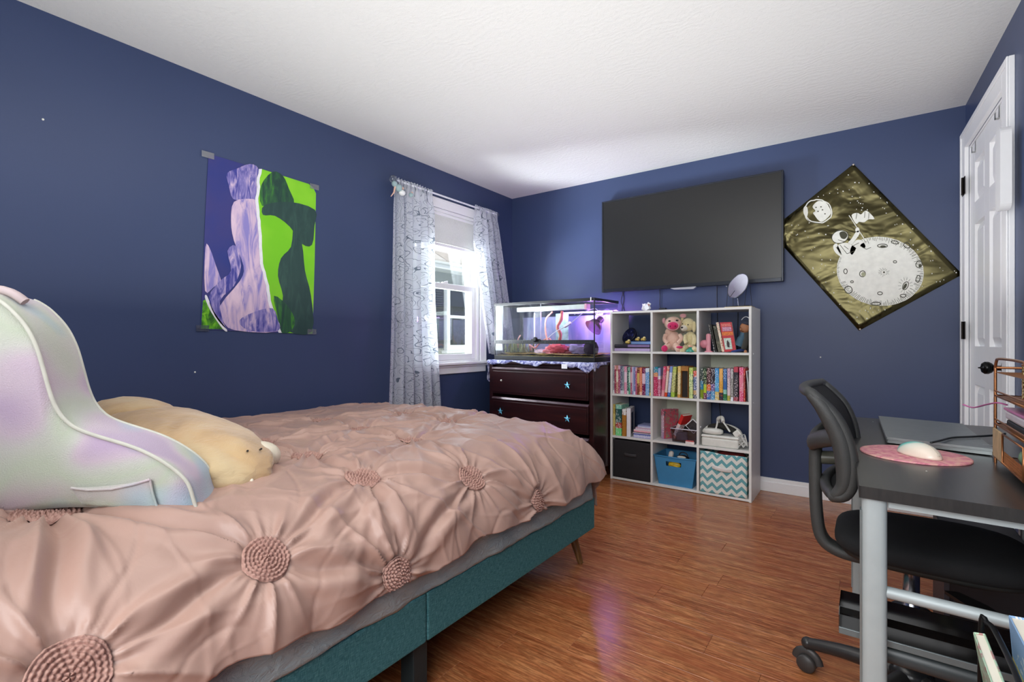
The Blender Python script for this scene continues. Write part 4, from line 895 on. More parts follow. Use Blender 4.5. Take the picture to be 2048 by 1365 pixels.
# ---------- plush pig and plush puppy
def fur(h, h2, sc=240):
    q = NT('short_plush'); q.set(.95, 0, .1, **{'Sheen Weight': .5}); v = q.coord()
    q.l(q.ramp(q.noise(v, 70, 3), [(.3, srgb(h)), (.7, srgb(h2))]), q.b.inputs['Base Color']); q.bump(q.noise(v, sc, 4, .7), .7, .004); return q.m
x0, x1, z0, z1 = cell(0, 1); z0 += .0005
PB = fur('#e3b8a4', '#f0cdb8'); PF = fur('#d02a64', '#e03c74'); PK = fur('#e8a8b0', '#f0bcc0'); BLKE = mat('#14110f', .2)
bp = lambda px, py, dy=0: on_y(px, py, OY0+.07+dy)
pig = empty('plush_pig', (bp(1345, 700).x, OY0+.07, z0), 'pink plush pig with magenta snout and feet sitting in the top middle cube', 'soft toy')
m = MB(); m.ball(bp(1347, 680, .02), (.052, .045, .072)); m.ball(bp(1340, 664, .02), (.036, .034, .04)); m.build('body', PB, pig)
m = MB(); m.ball(bp(1346, 645), (.062, .050, .056), fn=lambda d: 1-.12*max(0, d.z)); hd = m.build('head', PB, pig)
m = MB(); m.ball(bp(1345.5, 650, -.048), (.039, .020, .028)); sn = m.build('snout', PF, pig)
m = MB(); m.tube([bp(1345.5, 650, -.048)+Vector((.041*math.cos(a), .006, .030*math.sin(a))) for a in [2*math.pi*k/24 for k in range(24)]], .0045, 8, closed=True); m.build('snout_rim', PK, pig)
m = MB(); m.ball(bp(1340.5, 651, -.066), (.005, .004, .007)); m.ball(bp(1350.5, 651, -.066), (.005, .004, .007)); m.build('nostril', mat('#8a1040', .8), sn)
m = MB(); m.ball(bp(1339, 640.5, -.046), (.010, .005, .0055)); m.ball(bp(1354, 639, -.044), (.010, .005, .0055)); m.build('eye', BLKE, hd)
for p, r in ((bp(1328, 640, .01), (.012, .014, .022)), (bp(1366, 630, .02), (.024, .012, .016))):
    m = MB(); m.ball(p, r); tag(m.build('ear', PK, hd), 'rosy ear')
for p, q_ in ((bp(1338, 690, -.01), bp(1329, 695.5, -.055)), (bp(1352, 690, -.01), bp(1357, 697, -.050))):
    m = MB(); m.tube(smooth_pts([p, (p+q_)/2, q_], 4), [.026]*3+[.025]*3+[.022]*3, 14); m.ball(q_, .0225); m.build('leg', PB, pig)
m = MB(); c0 = bp(1329, 695.5, -.073); m.ball(c0, (.0235, .007, .0235)); m.build('foot_pad', PF, pig); m = MB(); m.ball(bp(1359, 693, -.07), (.024, .006, .009)); m.build('foot_pad', PF, pig)
m = MB(); m.tube(smooth_pts([bp(1331, 668, 0), bp(1329, 678, -.02), bp(1336, 686, -.035)], 4), .014, 12); m.build('arm', PB, pig); m = MB(); m.tube(smooth_pts([bp(1360, 668, 0), bp(1363, 676, -.02), bp(1356, 685, -.035)], 4), .014, 12); m.build('arm', PB, pig)
DB = fur('#d8c894', '#e8dcae'); DW_ = fur('#ded6c4', '#ece6d8')
dog = empty('plush_puppy', (bp(1382, 700).x, OY0+.07, z0), 'cream plush puppy leaning on the pink pig', 'soft toy')
m = MB(); m.ball(bp(1381, 680, .03), (.045, .045, .068)); m.build('body', DB, dog)
m = MB(); m.ball(bp(1376, 648, .012), (.046, .045, .048)); hd = m.build('head', DB, dog)
m = MB(); m.ball(bp(1368, 655, -.022), (.026, .026, .022), fn=lambda d: 1+.05*d.z); mz = m.build('muzzle', DW_, hd)
m = MB(); m.ball(bp(1364, 653.5, -.047), (.0085, .006, .0065)); m.build('nose', BLKE, mz)
m = MB(); m.ball(bp(1376, 648, -.032), .0045); m.ball(bp(1365, 646, -.026), .004); m.build('eye', BLKE, hd)
m = MB(); m.ball(bp(1388, 652, .0), (.014, .018, .040)); m.ball(bp(1365, 640, .03), (.012, .016, .03)); m.build('ear', DB, hd)
m = MB(); m.tube([bp(1362, 662, -.035), bp(1366, 664, -.04), bp(1369, 662, -.035)], .002, 6); m.build('mouth', mat('#5a2a24', .6), mz)
for p, q_ in ((bp(1373, 692, 0), bp(1365, 699, -.05)), (bp(1386, 692, 0), bp(1389, 698, -.05))):
    m = MB(); m.tube(smooth_pts([p, (p+q_)/2, q_], 4), .020, 12); m.ball(q_, .0205); m.build('leg', DB, dog)
m = MB(); m.tube(smooth_pts([bp(1371, 670, 0), bp(1370, 678, -.03), bp(1373, 685, -.04)], 4), .013, 10); m.build('arm', DB, dog); m = MB(); m.tube(smooth_pts([bp(1388, 670, 0), bp(1389, 680, -.03), bp(1387, 688, -.04)], 4), .013, 10); m.build('arm', DB, dog)
c0 = on_y(1382, 700, OY0+.025); c0.z = z0
gt = empty('green_ornament', c0, 'glossy green domed ornament with a small pink ball, before the puppy', 'ornament')
m = MB(); m.lathe([(.034, 0), (.036, .006), (.028, .018), (.014, .028), (.006, .034), (0, .036)], 24, 0, Matrix.Translation(c0)); m.build('dome', mat('#2f9a84', .15, spec=.8), gt)
m = MB(); m.ball(c0+Vector((-.008, 0, .040)), (.012, .011, .010)); m.tube([c0+Vector((.0, 0, .035)), c0+Vector((.012, 0, .042))], .003); m.build('ball', mat('#eeb8a0', .3), gt)

# ---------- top row right
x0, x1, z0, z1 = cell(0, 2); z0 += .0005
tp = lambda px, py, dy=.03: on_y(px, py, OY0+dy)
hd_ = empty('pink_hand_fan', (tp(1408, 700).x, OY0+.03, z0), 'pink plastic handheld gadget with round knob in the top right cube', 'gadget')
a = tp(1416, 700); m = MB(); m.box((a.x-.014, OY0+.02, z0), (a.x+.018, OY0+.05, z0+.128), 0, None); m.build('handle', mat('#e39aa6', .4), hd_, bevel=.012, segs=4)
m = MB(); m.lathe([(.0, -.016), (.022, -.014), (.030, 0), (.022, .014), (0, .016)], 24, 0, T(a.x-.026, OY0+.034, z0+.056, rx=R(90))); m.build('knob', mat('#dd8e9c', .4), hd_)
m = MB(); m.box((a.x-.018, OY0+.012, z0), (a.x+.03, OY0+.058, z0+.008)); m.build('foot', mat('#e39aa6', .4), hd_, bevel=.003)
TL = -11; G4 = 'leaning books in the top right cube'
for px, w_, h_, cs, st_, ik, nm, yw in ((1430.5, .006, .19, ['#c8c8c4', '#4a4a46'], [0, .02], '#e4e4e0', 'slim black booklet with silver edge leaning behind the pink gadget', 0), (1434, .008, .19, ['#2a2a28', '#3a3a34'], [0, .5], '#1a1a18', 'dark thin book leaning second from the pink gadget', 0), (1441, .022, .180, ['#5e5c4c', '#4a4a40', '#3c4238'], [0, .4, .8], '#8a8874', 'worn olive-brown thick book leaning in the top right cube', 0)):
    book(tp(px, 700, .05).x, OY0+.03, z0+.004, w_, .13, h_, cs, st_, ik, nm, G4, tilt=R(TL))
book(tp(1446.5, 700, .03).x, OY0+.028, z0+.003, .016, .012, .205, ['#e8d8c0', '#efe2cc'], [0, .5], '#c05040', 'cream edged paperback leaning with its cover turned forward', G4, tilt=R(TL))
# red cover facing forward
o = empty('red_cover_book', (tp(1466, 700).x, OY0+.03, z0), 'red paperback with blue title and white picture facing forward', 'book'); 
qd = [tp(1449.5, 705.5), tp(1473, 701), tp(1463.5, 642.5), tp(1440, 643.5)]
qd = [Vector((p.x, OY0+.022, max(p.z, z0+.003))) for p in qd]
def bil(u, v, dy=0): p = qd[0]*(1-u)*(1-v)+qd[1]*u*(1-v)+qd[2]*u*v+qd[3]*(1-u)*v; return p+Vector((0, -dy, 0))
m = MB(); m.prism([bil(0, 0), bil(1, 0), bil(1, 1), bil(0, 1)], (0, .003, 0)); m.build('front_cover', mat('#c0303c', .4, var=.2, scale=60), o)
m = MB(); m.prism([bil(.02, .015)+Vector((0, .003, 0)), bil(.98, .015)+Vector((0, .003, 0)), bil(.98, .985)+Vector((0, .003, 0)), bil(.02, .985)+Vector((0, .003, 0))], (0, .022, 0)); m.build('pages', PAGES, o)
for (u0, u1, v0, v1, c_) in ((.12, .9, .70, .84, '#c890a8'), (.1, .92, .86, .95, '#d8746c'), (.04, .97, .55, .67, '#e07a38'), (.10, .72, .08, .46, '#c8d8cc')):
    m = MB(); m.prism([bil(u0, v0, .0004), bil(u1, v0, .0004), bil(u1, v1, .0004), bil(u0, v1, .0004)], (0, -.0005, 0)); m.build('cover_print', mat(c_, .5, var=.35, scale=120), o)
m = MB(); m.prism([bil(.32, .16, .001), bil(.50, .14, .001), bil(.55, .30, .001), bil(.40, .40, .001), bil(.30, .28, .001)], (0, -.0005, 0)); m.build('cover_print', mat('#3a2c30', .5), o)
# brown faced doll with dark cap leaning in the corner
dl = empty('cloth_doll', (tp(1490, 700).x, OY0+.08, z0), 'brown faced doll with dark cap and grey coat leaning in the top right corner', 'doll')
dp_ = lambda px, py, dy=.06: on_y(px, py, OY0+dy)
SK = mat('#a8714e', .6, var=.15)
m = MB(); m.ball(dp_(1489, 655), (.030, .028, .038), M=None, fn=lambda d: 1+.10*max(0, -d.y)*max(0, -d.x)); m.ball(dp_(1482, 657, .034), (.007, .010, .010)); hh = m.build('head', SK, dl)
m = MB(); m.ball(dp_(1493, 645, .07), (.030, .032, .022)); m.build('cap', mat('#2c3040', .8), hh)
m = MB(); m.ball(dp_(1480, 653, .036), (.006, .004, .002)); m.ball(dp_(1485, 661, .034), (.009, .004, .002)); m.build('face_lines', mat('#3c2218', .6), hh)
m = MB(); m.tube(smooth_pts([dp_(1488, 664), dp_(1484, 676), dp_(1478, 690)], 4), [.022]*4+[.03]*4+[.034], 16); m.build('torso', mat('#4a6a7e', .8), dl)
m = MB(); m.tube(smooth_pts([dp_(1493, 664, .04), dp_(1492, 680, .035), dp_(1487, 697, .035)], 4), [.014]*4+[.018]*4+[.016], 12); m.tube(smooth_pts([dp_(1498, 668, .10), dp_(1497, 685, .10), dp_(1494, 698, .10)], 4), .02, 12); m.build('coat', mat('#3b3a36', .85), dl)
m = MB(); m.tube(smooth_pts([dp_(1488, 698, .05), dp_(1474, 700, .03), dp_(1463, 703, .02)], 4), [.012]*9, 12, flat=.8); m.build('leg', mat('#2b3f78', .8), dl)
m = MB(); m.ball(dp_(1491, 702, .02), (.010, .012, .012)); m.build('hand', SK, dl)
m = MB(); m.tube([dp_(1480+a, 632+((a-12)**2)*.08, .05) for a in range(3, 22, 2)], .0028, 6); tag(m.build('headband', mat('#cfd4da', .3, .6), dl), 'pale curved headband')

# ---------- third row left
x0, x1, z0, z1 = cell(2, 0); z0 += .0005; G5 = 'books in the third row, left cube'; h3 = lambda z, y=yf: on_y(1215+z/10.78, 830, y).x
book((h3(122)+h3(160))/2, yf, z0, .015, .14, .236, ['#b8a858', '#c8b868', '#b09848'], [0, .3, .7], '#d8c888', 'tall khaki yellow book at the left side panel', G5)
book((h3(172)+h3(300))/2, yf, z0, h3(300)-h3(172)-.002, .15, .236, ['#7adc8a', '#b83c30', '#2c5a58', '#8ac8b0'], [0, .24, .42, .86], '#e6ece4', 'wide green picture book with red patch in the third row', G5)
book((h3(312)+h3(402))/2, yf, z0, h3(402)-h3(312)-.002, .14, .205, ['#b57c34', '#b57c34', '#f0f0ee'], [0, .4, .78], '#a06a28', 'brown book with white top in the third row', G5)
fb = empty('white_box', (h3(455), yf, z0), 'white box with a dark window front standing in the third row', 'box'); fb.rotation_euler = (0, 0, R(12))
W_, H_, D_ = .030, .214, .17
m = MB(); m.box((-W_/2, 0, 0), (W_/2, D_, H_)); m.build('carton', mat('#e6e4ea', .5), fb, local=True, bevel=.002)
m = MB(); m.box((W_/2, .03, .02), (W_/2+.0015, D_-.055, H_-.035)); m.build('window', mat('#2a2326', .25, var=.4, scale=60), fb, local=True)
random.seed(8); zz = z0
for k, (zl, c1, c2, nm) in enumerate(((556, '#9c9ccc', '#dfd8ec', 'lavender'), (556, '#c7cbe8', '#5a6ab0', 'pale blue and navy'), (548, '#e8d8dc', '#5a5560', 'white and grey'), (560, '#f0a0ae', '#e8d0d6', 'salmon pink'), (604, '#e6e2ec', '#c9a8c0', 'off-white'), (650, '#d6d8ea', '#9aa0cc', 'pale lilac'))):
    xa = h3(zl, OY0+.02)+random.uniform(0, .004); th = (.014, .018, .011, .018, .017, .018)[k]
    o = empty('stacked_book', (xa, OY0+.02, zz), nm+' paperback %s of the stack in the third row' % ('at the base', 'second from the base', 'third from the base', 'third from the top', 'second from the top', 'on top')[k], 'book', 'flat stack of paperbacks')
    qm = spine_mat([c1, c2], [0, .5], c2, k+60)
    m = MB(); xe = x1-.004; m.box((xa, OY0+.018, zz), (xe, OY0+.15, zz+.0015)); m.box((xa, OY0+.018, zz+th-.002), (xe, OY0+.15, zz+th-.0006)); m.box((xa, OY0+.018, zz+.0015), (xe, OY0+.020, zz+th-.002)); m.build('cover', qm, o)
    m = MB(); m.box((xa+.002, OY0+.020, zz+.0015), (xe-.002, OY0+.148, zz+th-.002)); m.build('pages', PAGES, o); zz += th

# ---------- third row middle
x0, x1, z0, z1 = cell(2, 1); z0 += .0005
o = book(h3(1183, OY0+.09), OY0+.085, z0, .028, .13, .218, ['#b08cb0', '#c8a0b8', '#b0486a'], [0, .3, .8], '#f4ece8', 'tall colourful comic volume turned sideways in the middle cube', None, yaw=R(-38), name='comic_book')
qc = NT('comic_cover'); qc.set(.35, 0, .4); v = qc.coord(); qc.l(qc.ramp(qc.noise(v, 34, 4, .7, 1), [(.3, srgb('#5a6a68')), (.42, srgb('#c84a5c')), (.52, srgb('#8a7a78')), (.62, srgb('#b8a81c')), (.72, srgb('#7a2a50'))], True), qc.b.inputs['Base Color'])
m = MB(); m.box((.0141, .006, .003), (.0150, .128, .215)); m.build('picture_cover', qc.m, o, local=True)
o = book(h3(1420, OY0+.06), OY0+.06, z0+.02, .024, .10, .19, ['#e8b0a0', '#f0e8e6', '#d8302c'], [0, .12, .62], '#c83030', 'red and white book leaning right out of the clear bin', None, tilt=R(24), yaw=R(-20), name='leaning_book')
m = MB(); pb = lambda px, py, dy: on_y(px, py, OY0+dy)
c0 = pb(1367, 850, .13); m.ball(c0, (.050, .028, .050)); m.lathe([(.012, -.032), (.030, -.030), (.033, -.026), (.033, -.01)], 24, 0, T(c0.x, c0.y, c0.z, rx=R(90)) @ Matrix.Rotation(math.pi, 4, 'X'))
tag(m.build('black_speaker', mat('#151516', .35, bump=.4)), 'round black speaker sitting upright in the clear bin', 'speaker')
bn = empty('clear_bin', (pb(1370, 880, .05).x, OY0+.05, z0), 'translucent plastic bin overflowing on the third row middle shelf', 'bin')
CP = glassmat('milky_plastic', (.78, .78, .84, 1), .3, .1)
xa, xb = pb(1341, 870, .01).x, x1-.006; ya, ybk = OY0+.010, OY0+.16; hb = .098
def taper(mb, xa, xb, ya, yb2, z0, h, t, fl, n=1):
    b = [(xa+fl, ya+fl), (xb-fl, ya+fl), (xb-fl, yb2-fl), (xa+fl, yb2-fl)]; tt = [(xa, ya), (xb, ya), (xb, yb2), (xa, yb2)]
    bi = [(xa+fl+t, ya+fl+t), (xb-fl-t, ya+fl+t), (xb-fl-t, yb2-fl-t), (xa+fl+t, yb2-fl-t)]; ti = [(xa+t, ya+t), (xb-t, ya+t), (xb-t, yb2-t), (xa+t, yb2-t)]
    vs = [(x, y, z0) for x, y in b]+[(x, y, z0+h) for x, y in tt]+[(x, y, z0+h) for x, y in ti]+[(x, y, z0+t) for x, y in bi]
    fs = [(0, 3, 2, 1), (12, 13, 14, 15)]
    for i in range(4): j = (i+1) % 4; fs += [(i, j, 4+j, 4+i), (4+i, 4+j, 8+j, 8+i), (8+i, 8+j, 12+j, 12+i)]
    mb.add(vs, fs)
m = MB(); taper(m, xa, xb, ya, ybk, z0, hb, .002, .010); m.build('tub', CP, bn, bevel=.002)
m = MB(); m.tube([(xa, ya, z0+hb), (xb, ya, z0+hb), (xb, ybk, z0+hb), (xa, ybk, z0+hb)], .0035, 8, closed=True); m.build('rim', mat('#d8d8e4', .3), bn)
tag(MB().box((-.03, -.03, 0), (.05, .04, .06), 0, T(xa+.05, ya+.07, z0+.006, rz=.3)).build('grey_pouch', mat('#6a6a78', .6, var=.3), bevel=.01), 'grey cloth pouch visible through the clear bin', 'pouch')
cd = empty('card_frame', (pb(1390, 850, .03).x, OY0+.04, z0+.03), 'white edged dark photo card standing on its corner in the clear bin', 'card')
cc_ = pb(1386.5, 851, .035)
Mc = Matrix.Translation((cc_.x, cc_.y, cc_.z)) @ Matrix.Rotation(R(10), 4, 'X') @ Matrix.Rotation(R(45), 4, 'Y'); s_ = .040
cc_.z += 0
m = MB(); m.box((-s_, -.003, -s_), (s_, .003, s_), 0, Mc); m.build('frame', mat('#e4e4e6', .4), cd, bevel=.003)
m = MB(); m.box((-s_+.006, -.0040, -s_+.006), (s_-.006, -.0031, s_-.006), 0, Mc); m.build('picture', mat('#3a393c', .3, var=.6, scale=60), cd)
a = pb(1370.5, 890, .002); tk_ = empty('tape_packet', (a.x, OY0+.006, z0), 'small pink and white packet at the front edge of the shelf', 'packet')
m = MB(); m.box((a.x, OY0+.001, z0), (a.x+.062, OY0+.008, z0+.017)); m.build('packet_base', mat('#ecdcd8', .4, var=.2), tk_, bevel=.002)
m = MB(); m.box((a.x+.002, OY0+.0015, z0+.017), (a.x+.058, OY0+.0075, z0+.026)); m.build('packet_top', mat('#c95a5c', .4, var=.2), tk_, bevel=.002)

# ---------- third row right: headset on a white box, with cords
x0, x1, z0, z1 = cell(2, 2); z0 += .0005
vb = empty('white_carton', ((x0+x1)/2-.02, OY0+.09, z0), 'low glossy white box under the white headset', 'box')
m = MB(); m.box((x0+.012, OY0+.012, z0), (x1-.065, OY0+.15, z0+.060)); m.build('box_base', mat('#e4e4dc', .25), vb, bevel=.012, segs=4)
m = MB(); m.box((x0+.010, OY0+.010, z0+.0605), (x1-.063, OY0+.152, z0+.078)); m.build('box_lid', mat('#e9e9e2', .25), vb, bevel=.008, segs=3)
vr = empty('white_headset', ((x0+x1)/2-.03, OY0+.09, z0+.079), 'white virtual reality headset with open strap lying on the white box', 'headset')
WH = mat('#e2e2da', .3); zb = z0+.079; vp = lambda px, py, dy: on_y(px, py, OY0+dy)
m = MB(); m.tube(smooth_pts([vp(1407, 861, .03), vp(1418, 852, .09), vp(1440, 848, .13), vp(1462, 852, .13), vp(1478, 861, .10), vp(1484, 872, .06)], 6), .008, 10, flat=1.6); m.build('side_strap', WH, vr)
m = MB(); m.tube(smooth_pts([vp(1437, 846, .13), vp(1437, 836, .10), vp(1444, 834, .08), vp(1446, 842, .06)], 5), .013, 10); m.build('top_strap', WH, vr)
m = MB(); m.tube(smooth_pts([vp(1435, 842, .07), vp(1433, 852, .05), vp(1428, 865, .03)], 5), .006, 8); m.tube(smooth_pts([vp(1446, 842, .07), vp(1452, 850, .05), vp(1460, 862, .03)], 5), .006, 8); m.build('strap_arm', WH, vr)
ca = vp(1428, 868, .05); m = MB(); m.ball((ca.x-.006, OY0+.050, zb+.0215), (.066, .034, .021), fn=lambda d: (abs(d.x)**3+abs(d.y)**3+abs(d.z)**3)**(-1/3.)); m.build('visor', WH, vr)
m = MB(); m.tube(smooth_pts([vp(1412, 860, .075), vp(1424, 852, .09), vp(1445, 851, .10), vp(1466, 860, .085), vp(1470, 866, .07)], 5), .020, 10); m.build('foam_cushion', mat('#2b2a26', .9), vr)
cb_ = vp(1474, 868, .03); m = MB(); m.box((-.024, -.018, -.02), (.024, .018, .02), 0, T(cb_.x, cb_.y+.01, zb+.024, ry=R(-40))); m.build('battery_pack', WH, vr, bevel=.010, segs=3)
random.seed(31); 
for k in range(4):
    pts = [Vector((x1-.045+random.uniform(-.03, .028), OY0+.045+random.uniform(-.03, .03), z0+.012+.10*abs(math.sin(i*1.1+k*.7))*random.uniform(.4, 1))) for i in range(9)]
    cable(pts, ('outermost', 'second', 'third', 'innermost')[k]+' coil of white charging cord tangled right of the headset', .0024, mat('#e0e0dc', .4), 7, 'tangled white cords')

# ---------- bottom row: black bin, blue basket, chevron bin
x0, x1, z0, z1 = cell(3, 0); z0 += .0005
bb_ = empty('black_fabric_bin', ((x0+x1)/2, OY0+.15, z0), 'black fabric storage bin in the bottom left cube', 'bin')
BF_ = mat('#211f22', .85, bump=.3, bscale=500)
m = MB(); m.grid(24, 24, lambda u, v: (x0+.006+u*(x1-x0-.012), OY0+.006-.004*math.sin(math.pi*u)*math.sin(math.pi*v)+.0015*noise.noise(Vector((u*4, v*6, 1))), z0+v*(z1-z0-.014+.003*math.sin(u*4)))); m.build('front_panel', BF_, bb_, solid=.003)
m = MB(); m.box((x0+.006, OY0+.010, z0), (x0+.009, OY0+.29, z1-.014)); m.box((x1-.009, OY0+.010, z0), (x1-.006, OY0+.29, z1-.014)); m.box((x0+.009, OY0+.287, z0), (x1-.009, OY0+.29, z1-.014)); m.box((x0+.009, OY0+.010, z0), (x1-.009, OY0+.287, z0+.003)); m.build('side_walls', BF_, bb_)
cx_ = (x0+x1)/2-.005; zc_ = z0+.185; m = MB(); m.tube(smooth_pts([(cx_-.045, OY0+.000, zc_), (cx_-.036, OY0-.008, zc_), (cx_, OY0-.013, zc_-.002), (cx_+.036, OY0-.008, zc_-.002), (cx_+.045, OY0+.000, zc_-.002)], 5), .003, 10, flat=3.6); m.build('handle', mat('#39373a', .7), bb_)
m = MB(); m.box((cx_-.062, OY0+.0005, zc_-.02), (cx_-.040, OY0+.0035, zc_+.02)); m.box((cx_+.040, OY0+.0005, zc_-.02), (cx_+.062, OY0+.0035, zc_+.02)); m.build('handle_patch', BF_, bb_)
x0, x1, z0, z1 = cell(3, 1); z0 += .0005
bl = empty('blue_basket', ((x0+x1)/2, OY0+.13, z0), 'blue plastic basket with a handle slot in the bottom middle cube', 'basket')
BLU = mat('#3f88b8', .35, var=.03)
xa, xb, ya, yb3, h_ = x0+.006, x1-.006, OY0+.010, OY0+.27, .205; fl_ = .030
def fr_pt(u, v, d=0):   # front face of the tapered tub
    ax = xa+fl_*(1-v); bx_ = xb-fl_*(1-v); return Vector((ax+(bx_-ax)*u, ya+fl_*.55*(1-v)+d, z0+h_*v))
hu0, hu1, hv0, hv1 = .28, .66, .68, .84
us = [0, hu0, hu1, 1]; vs_ = [0, hv0, hv1, 1]; m = MB()
for i in range(3):
    for j in range(3):
        if i == 1 and j == 1: continue
        a4 = [fr_pt(us[i], vs_[j]), fr_pt(us[i+1], vs_[j]), fr_pt(us[i+1], vs_[j+1]), fr_pt(us[i], vs_[j+1])]
        m.prism(a4, (0, .003, 0))
def wall4(a, b, c, d, off): m.prism([a, b, c, d], off)
bk0, bk1, bk2, bk3 = Vector((xa+fl_, yb3-fl_*.5, z0)), Vector((xb-fl_, yb3-fl_*.5, z0)), Vector((xb, yb3, z0+h_)), Vector((xa, yb3, z0+h_))
wall4(bk0, bk1, bk2, bk3, (0, -.003, 0)); wall4(fr_pt(0, 0), bk0, bk3, fr_pt(0, 1), (.003, 0, 0)); wall4(fr_pt(1, 0), bk1, bk2, fr_pt(1, 1), (-.003, 0, 0)); wall4(fr_pt(0, 0), fr_pt(1, 0), bk1, bk0, (0, 0, .003))
m.build('tub', BLU, bl)
m = MB(); m.tube([fr_pt(0, 1), fr_pt(.5, .992), fr_pt(1, 1), bk2, bk3], .0055, 8, closed=True); m.build('rim', BLU, bl)
c0 = fr_pt(.47, .72, .022); m = MB(); m.ball(c0, (.045, .014, .024)); m.tube([c0+Vector((-.03, -.016, .006)), c0+Vector((.03, -.016, -.012))], .005)
tag(m.build('yellow_toy', mat('#d8b420', .4, var=.35, scale=50)), 'yellow toy showing through the basket handle slot', 'toy')
c0 = on_y(1341.5, 911, OY0+.08); m = MB(); m.lathe([(.016, -.04), (.018, 0), (.017, .030), (.010, .038), (0, .040)], 18, 0, T(c0.x, c0.y, c0.z, ry=R(12))); tag(m.build('white_bottle', mat('#dcd4cc', .4)), 'small white capped bottle poking out of the blue basket', 'bottle')
tk2 = empty('toy_train', on_y(1366, 915, OY0+.09), 'black and white toy shoe shape lying on top of the blue basket', 'toy')
c0 = on_y(1366, 914, OY0+.09); m = MB(); m.ball(c0, (.045, .03, .018)); m.build('toy_body', mat('#1e1c20', .4), tk2)
m = MB(); m.ball(c0+Vector((-.004, -.022, .006)), (.032, .013, .010)); m.build('toy_top', mat('#ddd8c8', .4), tk2)
m = MB(); m.tube([c0+Vector((.030*math.cos(a), .01, .012+.024*math.sin(a))) for a in [math.pi*k/10 for k in range(11)]], .004, 8); m.build('toy_loop', mat('#2a2226', .4), tk2)
m = MB(); m.ball(on_y(1360, 921, OY0+.10), (.07, .05, .022), fn=lambda d: 1+.2*noise.noise(d*3)); tag(m.build('dark_bundle', mat('#3a1c20', .7, var=.3)), 'dark red-black bundle filling the blue basket', 'bundle')
x0, x1, z0, z1 = cell(3, 2); z0 += .0005
ch = empty('chevron_bin', ((x0+x1)/2, OY0+.15, z0), 'white and teal chevron fabric bin in the bottom right cube', 'bin')
q = NT('teal_chevron_print'); q.set(.9, 0, .1); o_ = q.coord(); s3 = q.n('ShaderNodeSeparateXYZ'); q.l(o_, s3.inputs[0])
tri = q.math('PINGPONG', q.math('ADD', s3.outputs[0], 5.0), .0310); zz_ = q.math('SUBTRACT', s3.outputs[2], q.math('MULTIPLY', tri, 1.0)); fr_ = q.math('FRACT', q.math('DIVIDE', q.math('ADD', zz_, 3.03), .0540))
q.l(q.mix(q.math('GREATER_THAN', fr_, .52), srgb('#e2e2da'), srgb('#6da6ac')), q.b.inputs['Base Color']); q.bump(q.noise(o_, 500), .2, .002)
m = MB(); m.grid(24, 24, lambda u, v: (x0+.008+u*(x1-x0-.020), OY0+.002-.006*math.sin(math.pi*u)*math.sin(math.pi*v), z0+v*(z1-z0-.018+.006*math.sin(u*9)*.5-.010*u))); m.build('front_panel', q.m, ch, solid=.003)
m = MB(); m.box((x0+.008, OY0+.006, z0), (x0+.011, OY0+.29, z1-.028)); m.box((x1-.015, OY0+.006, z0), (x1-.012, OY0+.29, z1-.028)); m.box((x0+.011, OY0+.287, z0), (x1-.015, OY0+.29, z1-.028)); m.box((x0+.011, OY0+.006, z0), (x1-.015, OY0+.287, z0+.003)); m.build('side_walls', q.m, ch)
cx_ = (x0+x1)/2-.006; zc_ = z0+.178; m = MB(); m.tube(smooth_pts([(cx_-.062, OY0-.004, zc_+.008), (cx_-.045, OY0-.014, zc_+.004), (cx_, OY0-.02, zc_-.003), (cx_+.045, OY0-.014, zc_-.004), (cx_+.062, OY0-.005, zc_-.004)], 5), .003, 10, flat=5); m.build('handle', mat('#e6e2de', .5), ch)
m = MB(); m.ball(((x0+x1)/2+.03, OY0+.10, z1-.034), (.09, .07, .020), fn=lambda d: 1+.15*noise.noise(d*3)); tag(m.build('red_cloth', mat('#6e1f1c', .9, var=.3)), 'dark red cloth peeking over the chevron bin', 'cloth')

# ---------- on top of the organizer
zt_ = zlev[4]+.0005
c0 = on_y(1293, 612, OY0+.06); c0.z = zt_
wk = empty('paper_ornament', c0, 'little white folded paper ornament with red edging on the organizer top', 'ornament')
WP = mat('#e6e6ea', .6)
for k, (dx, dy, dz, rz, ry, s_) in enumerate(((-.018, 0, .018, .5, .3, .016), (.010, -.005, .020, -.3, -.5, .018), (0, .012, .016, .9, .2, .016), (.016, .002, .044, .2, .6, .013), (-.012, .0, .040, -.4, -.2, .010))):
    m = MB(); m.box((-s_, -s_*.6, -s_), (s_, s_*.6, s_), 0, Matrix.Translation(c0+Vector((dx, dy, dz+.004))) @ Matrix.Rotation(rz, 4, 'Z') @ Matrix.Rotation(ry, 4, 'Y')); m.build('paper_fold', WP, wk, bevel=.001)
m = MB(); m.prism([c0+Vector((.010, -.012, .052)), c0+Vector((.030, -.012, .046)), c0+Vector((.024, -.012, .034))], (0, -.002, 0)); m.build('red_edge', mat('#a04848', .6), wk)
m = MB(); m.prism([c0+Vector((-.034, 0, .055)), c0+Vector((-.028, 0, .054)), c0+Vector((-.018, 0, .030)), c0+Vector((-.026, 0, .004))], (0, .003, 0)); m.build('paper_tip', WP, wk)
c0 = on_y(1326, 610, OY0+.15); m = MB(); m.box((c0.x-.022, OY0+.12, zt_), (c0.x+.024, OY0+.17, zt_+.022)); m.box((c0.x+.024, OY0+.13, zt_), (c0.x+.14, OY0+.16, zt_+.010)); tag(m.build('black_box', mat('#24262e', .4), bevel=.002), 'low black adapter box on the organizer top behind the pig cube', 'box')
c0 = on_y(1478, 606, OY0+.10); m = MB(); m.box((c0.x-.08, OY0+.04, zt_), (c0.x+.088, OY0+.17, zt_+.006)); tag(m.build('wood_tray', mat('#b9a680', .5, var=.2)), 'thin pale wooden board under the round mirror', 'board')
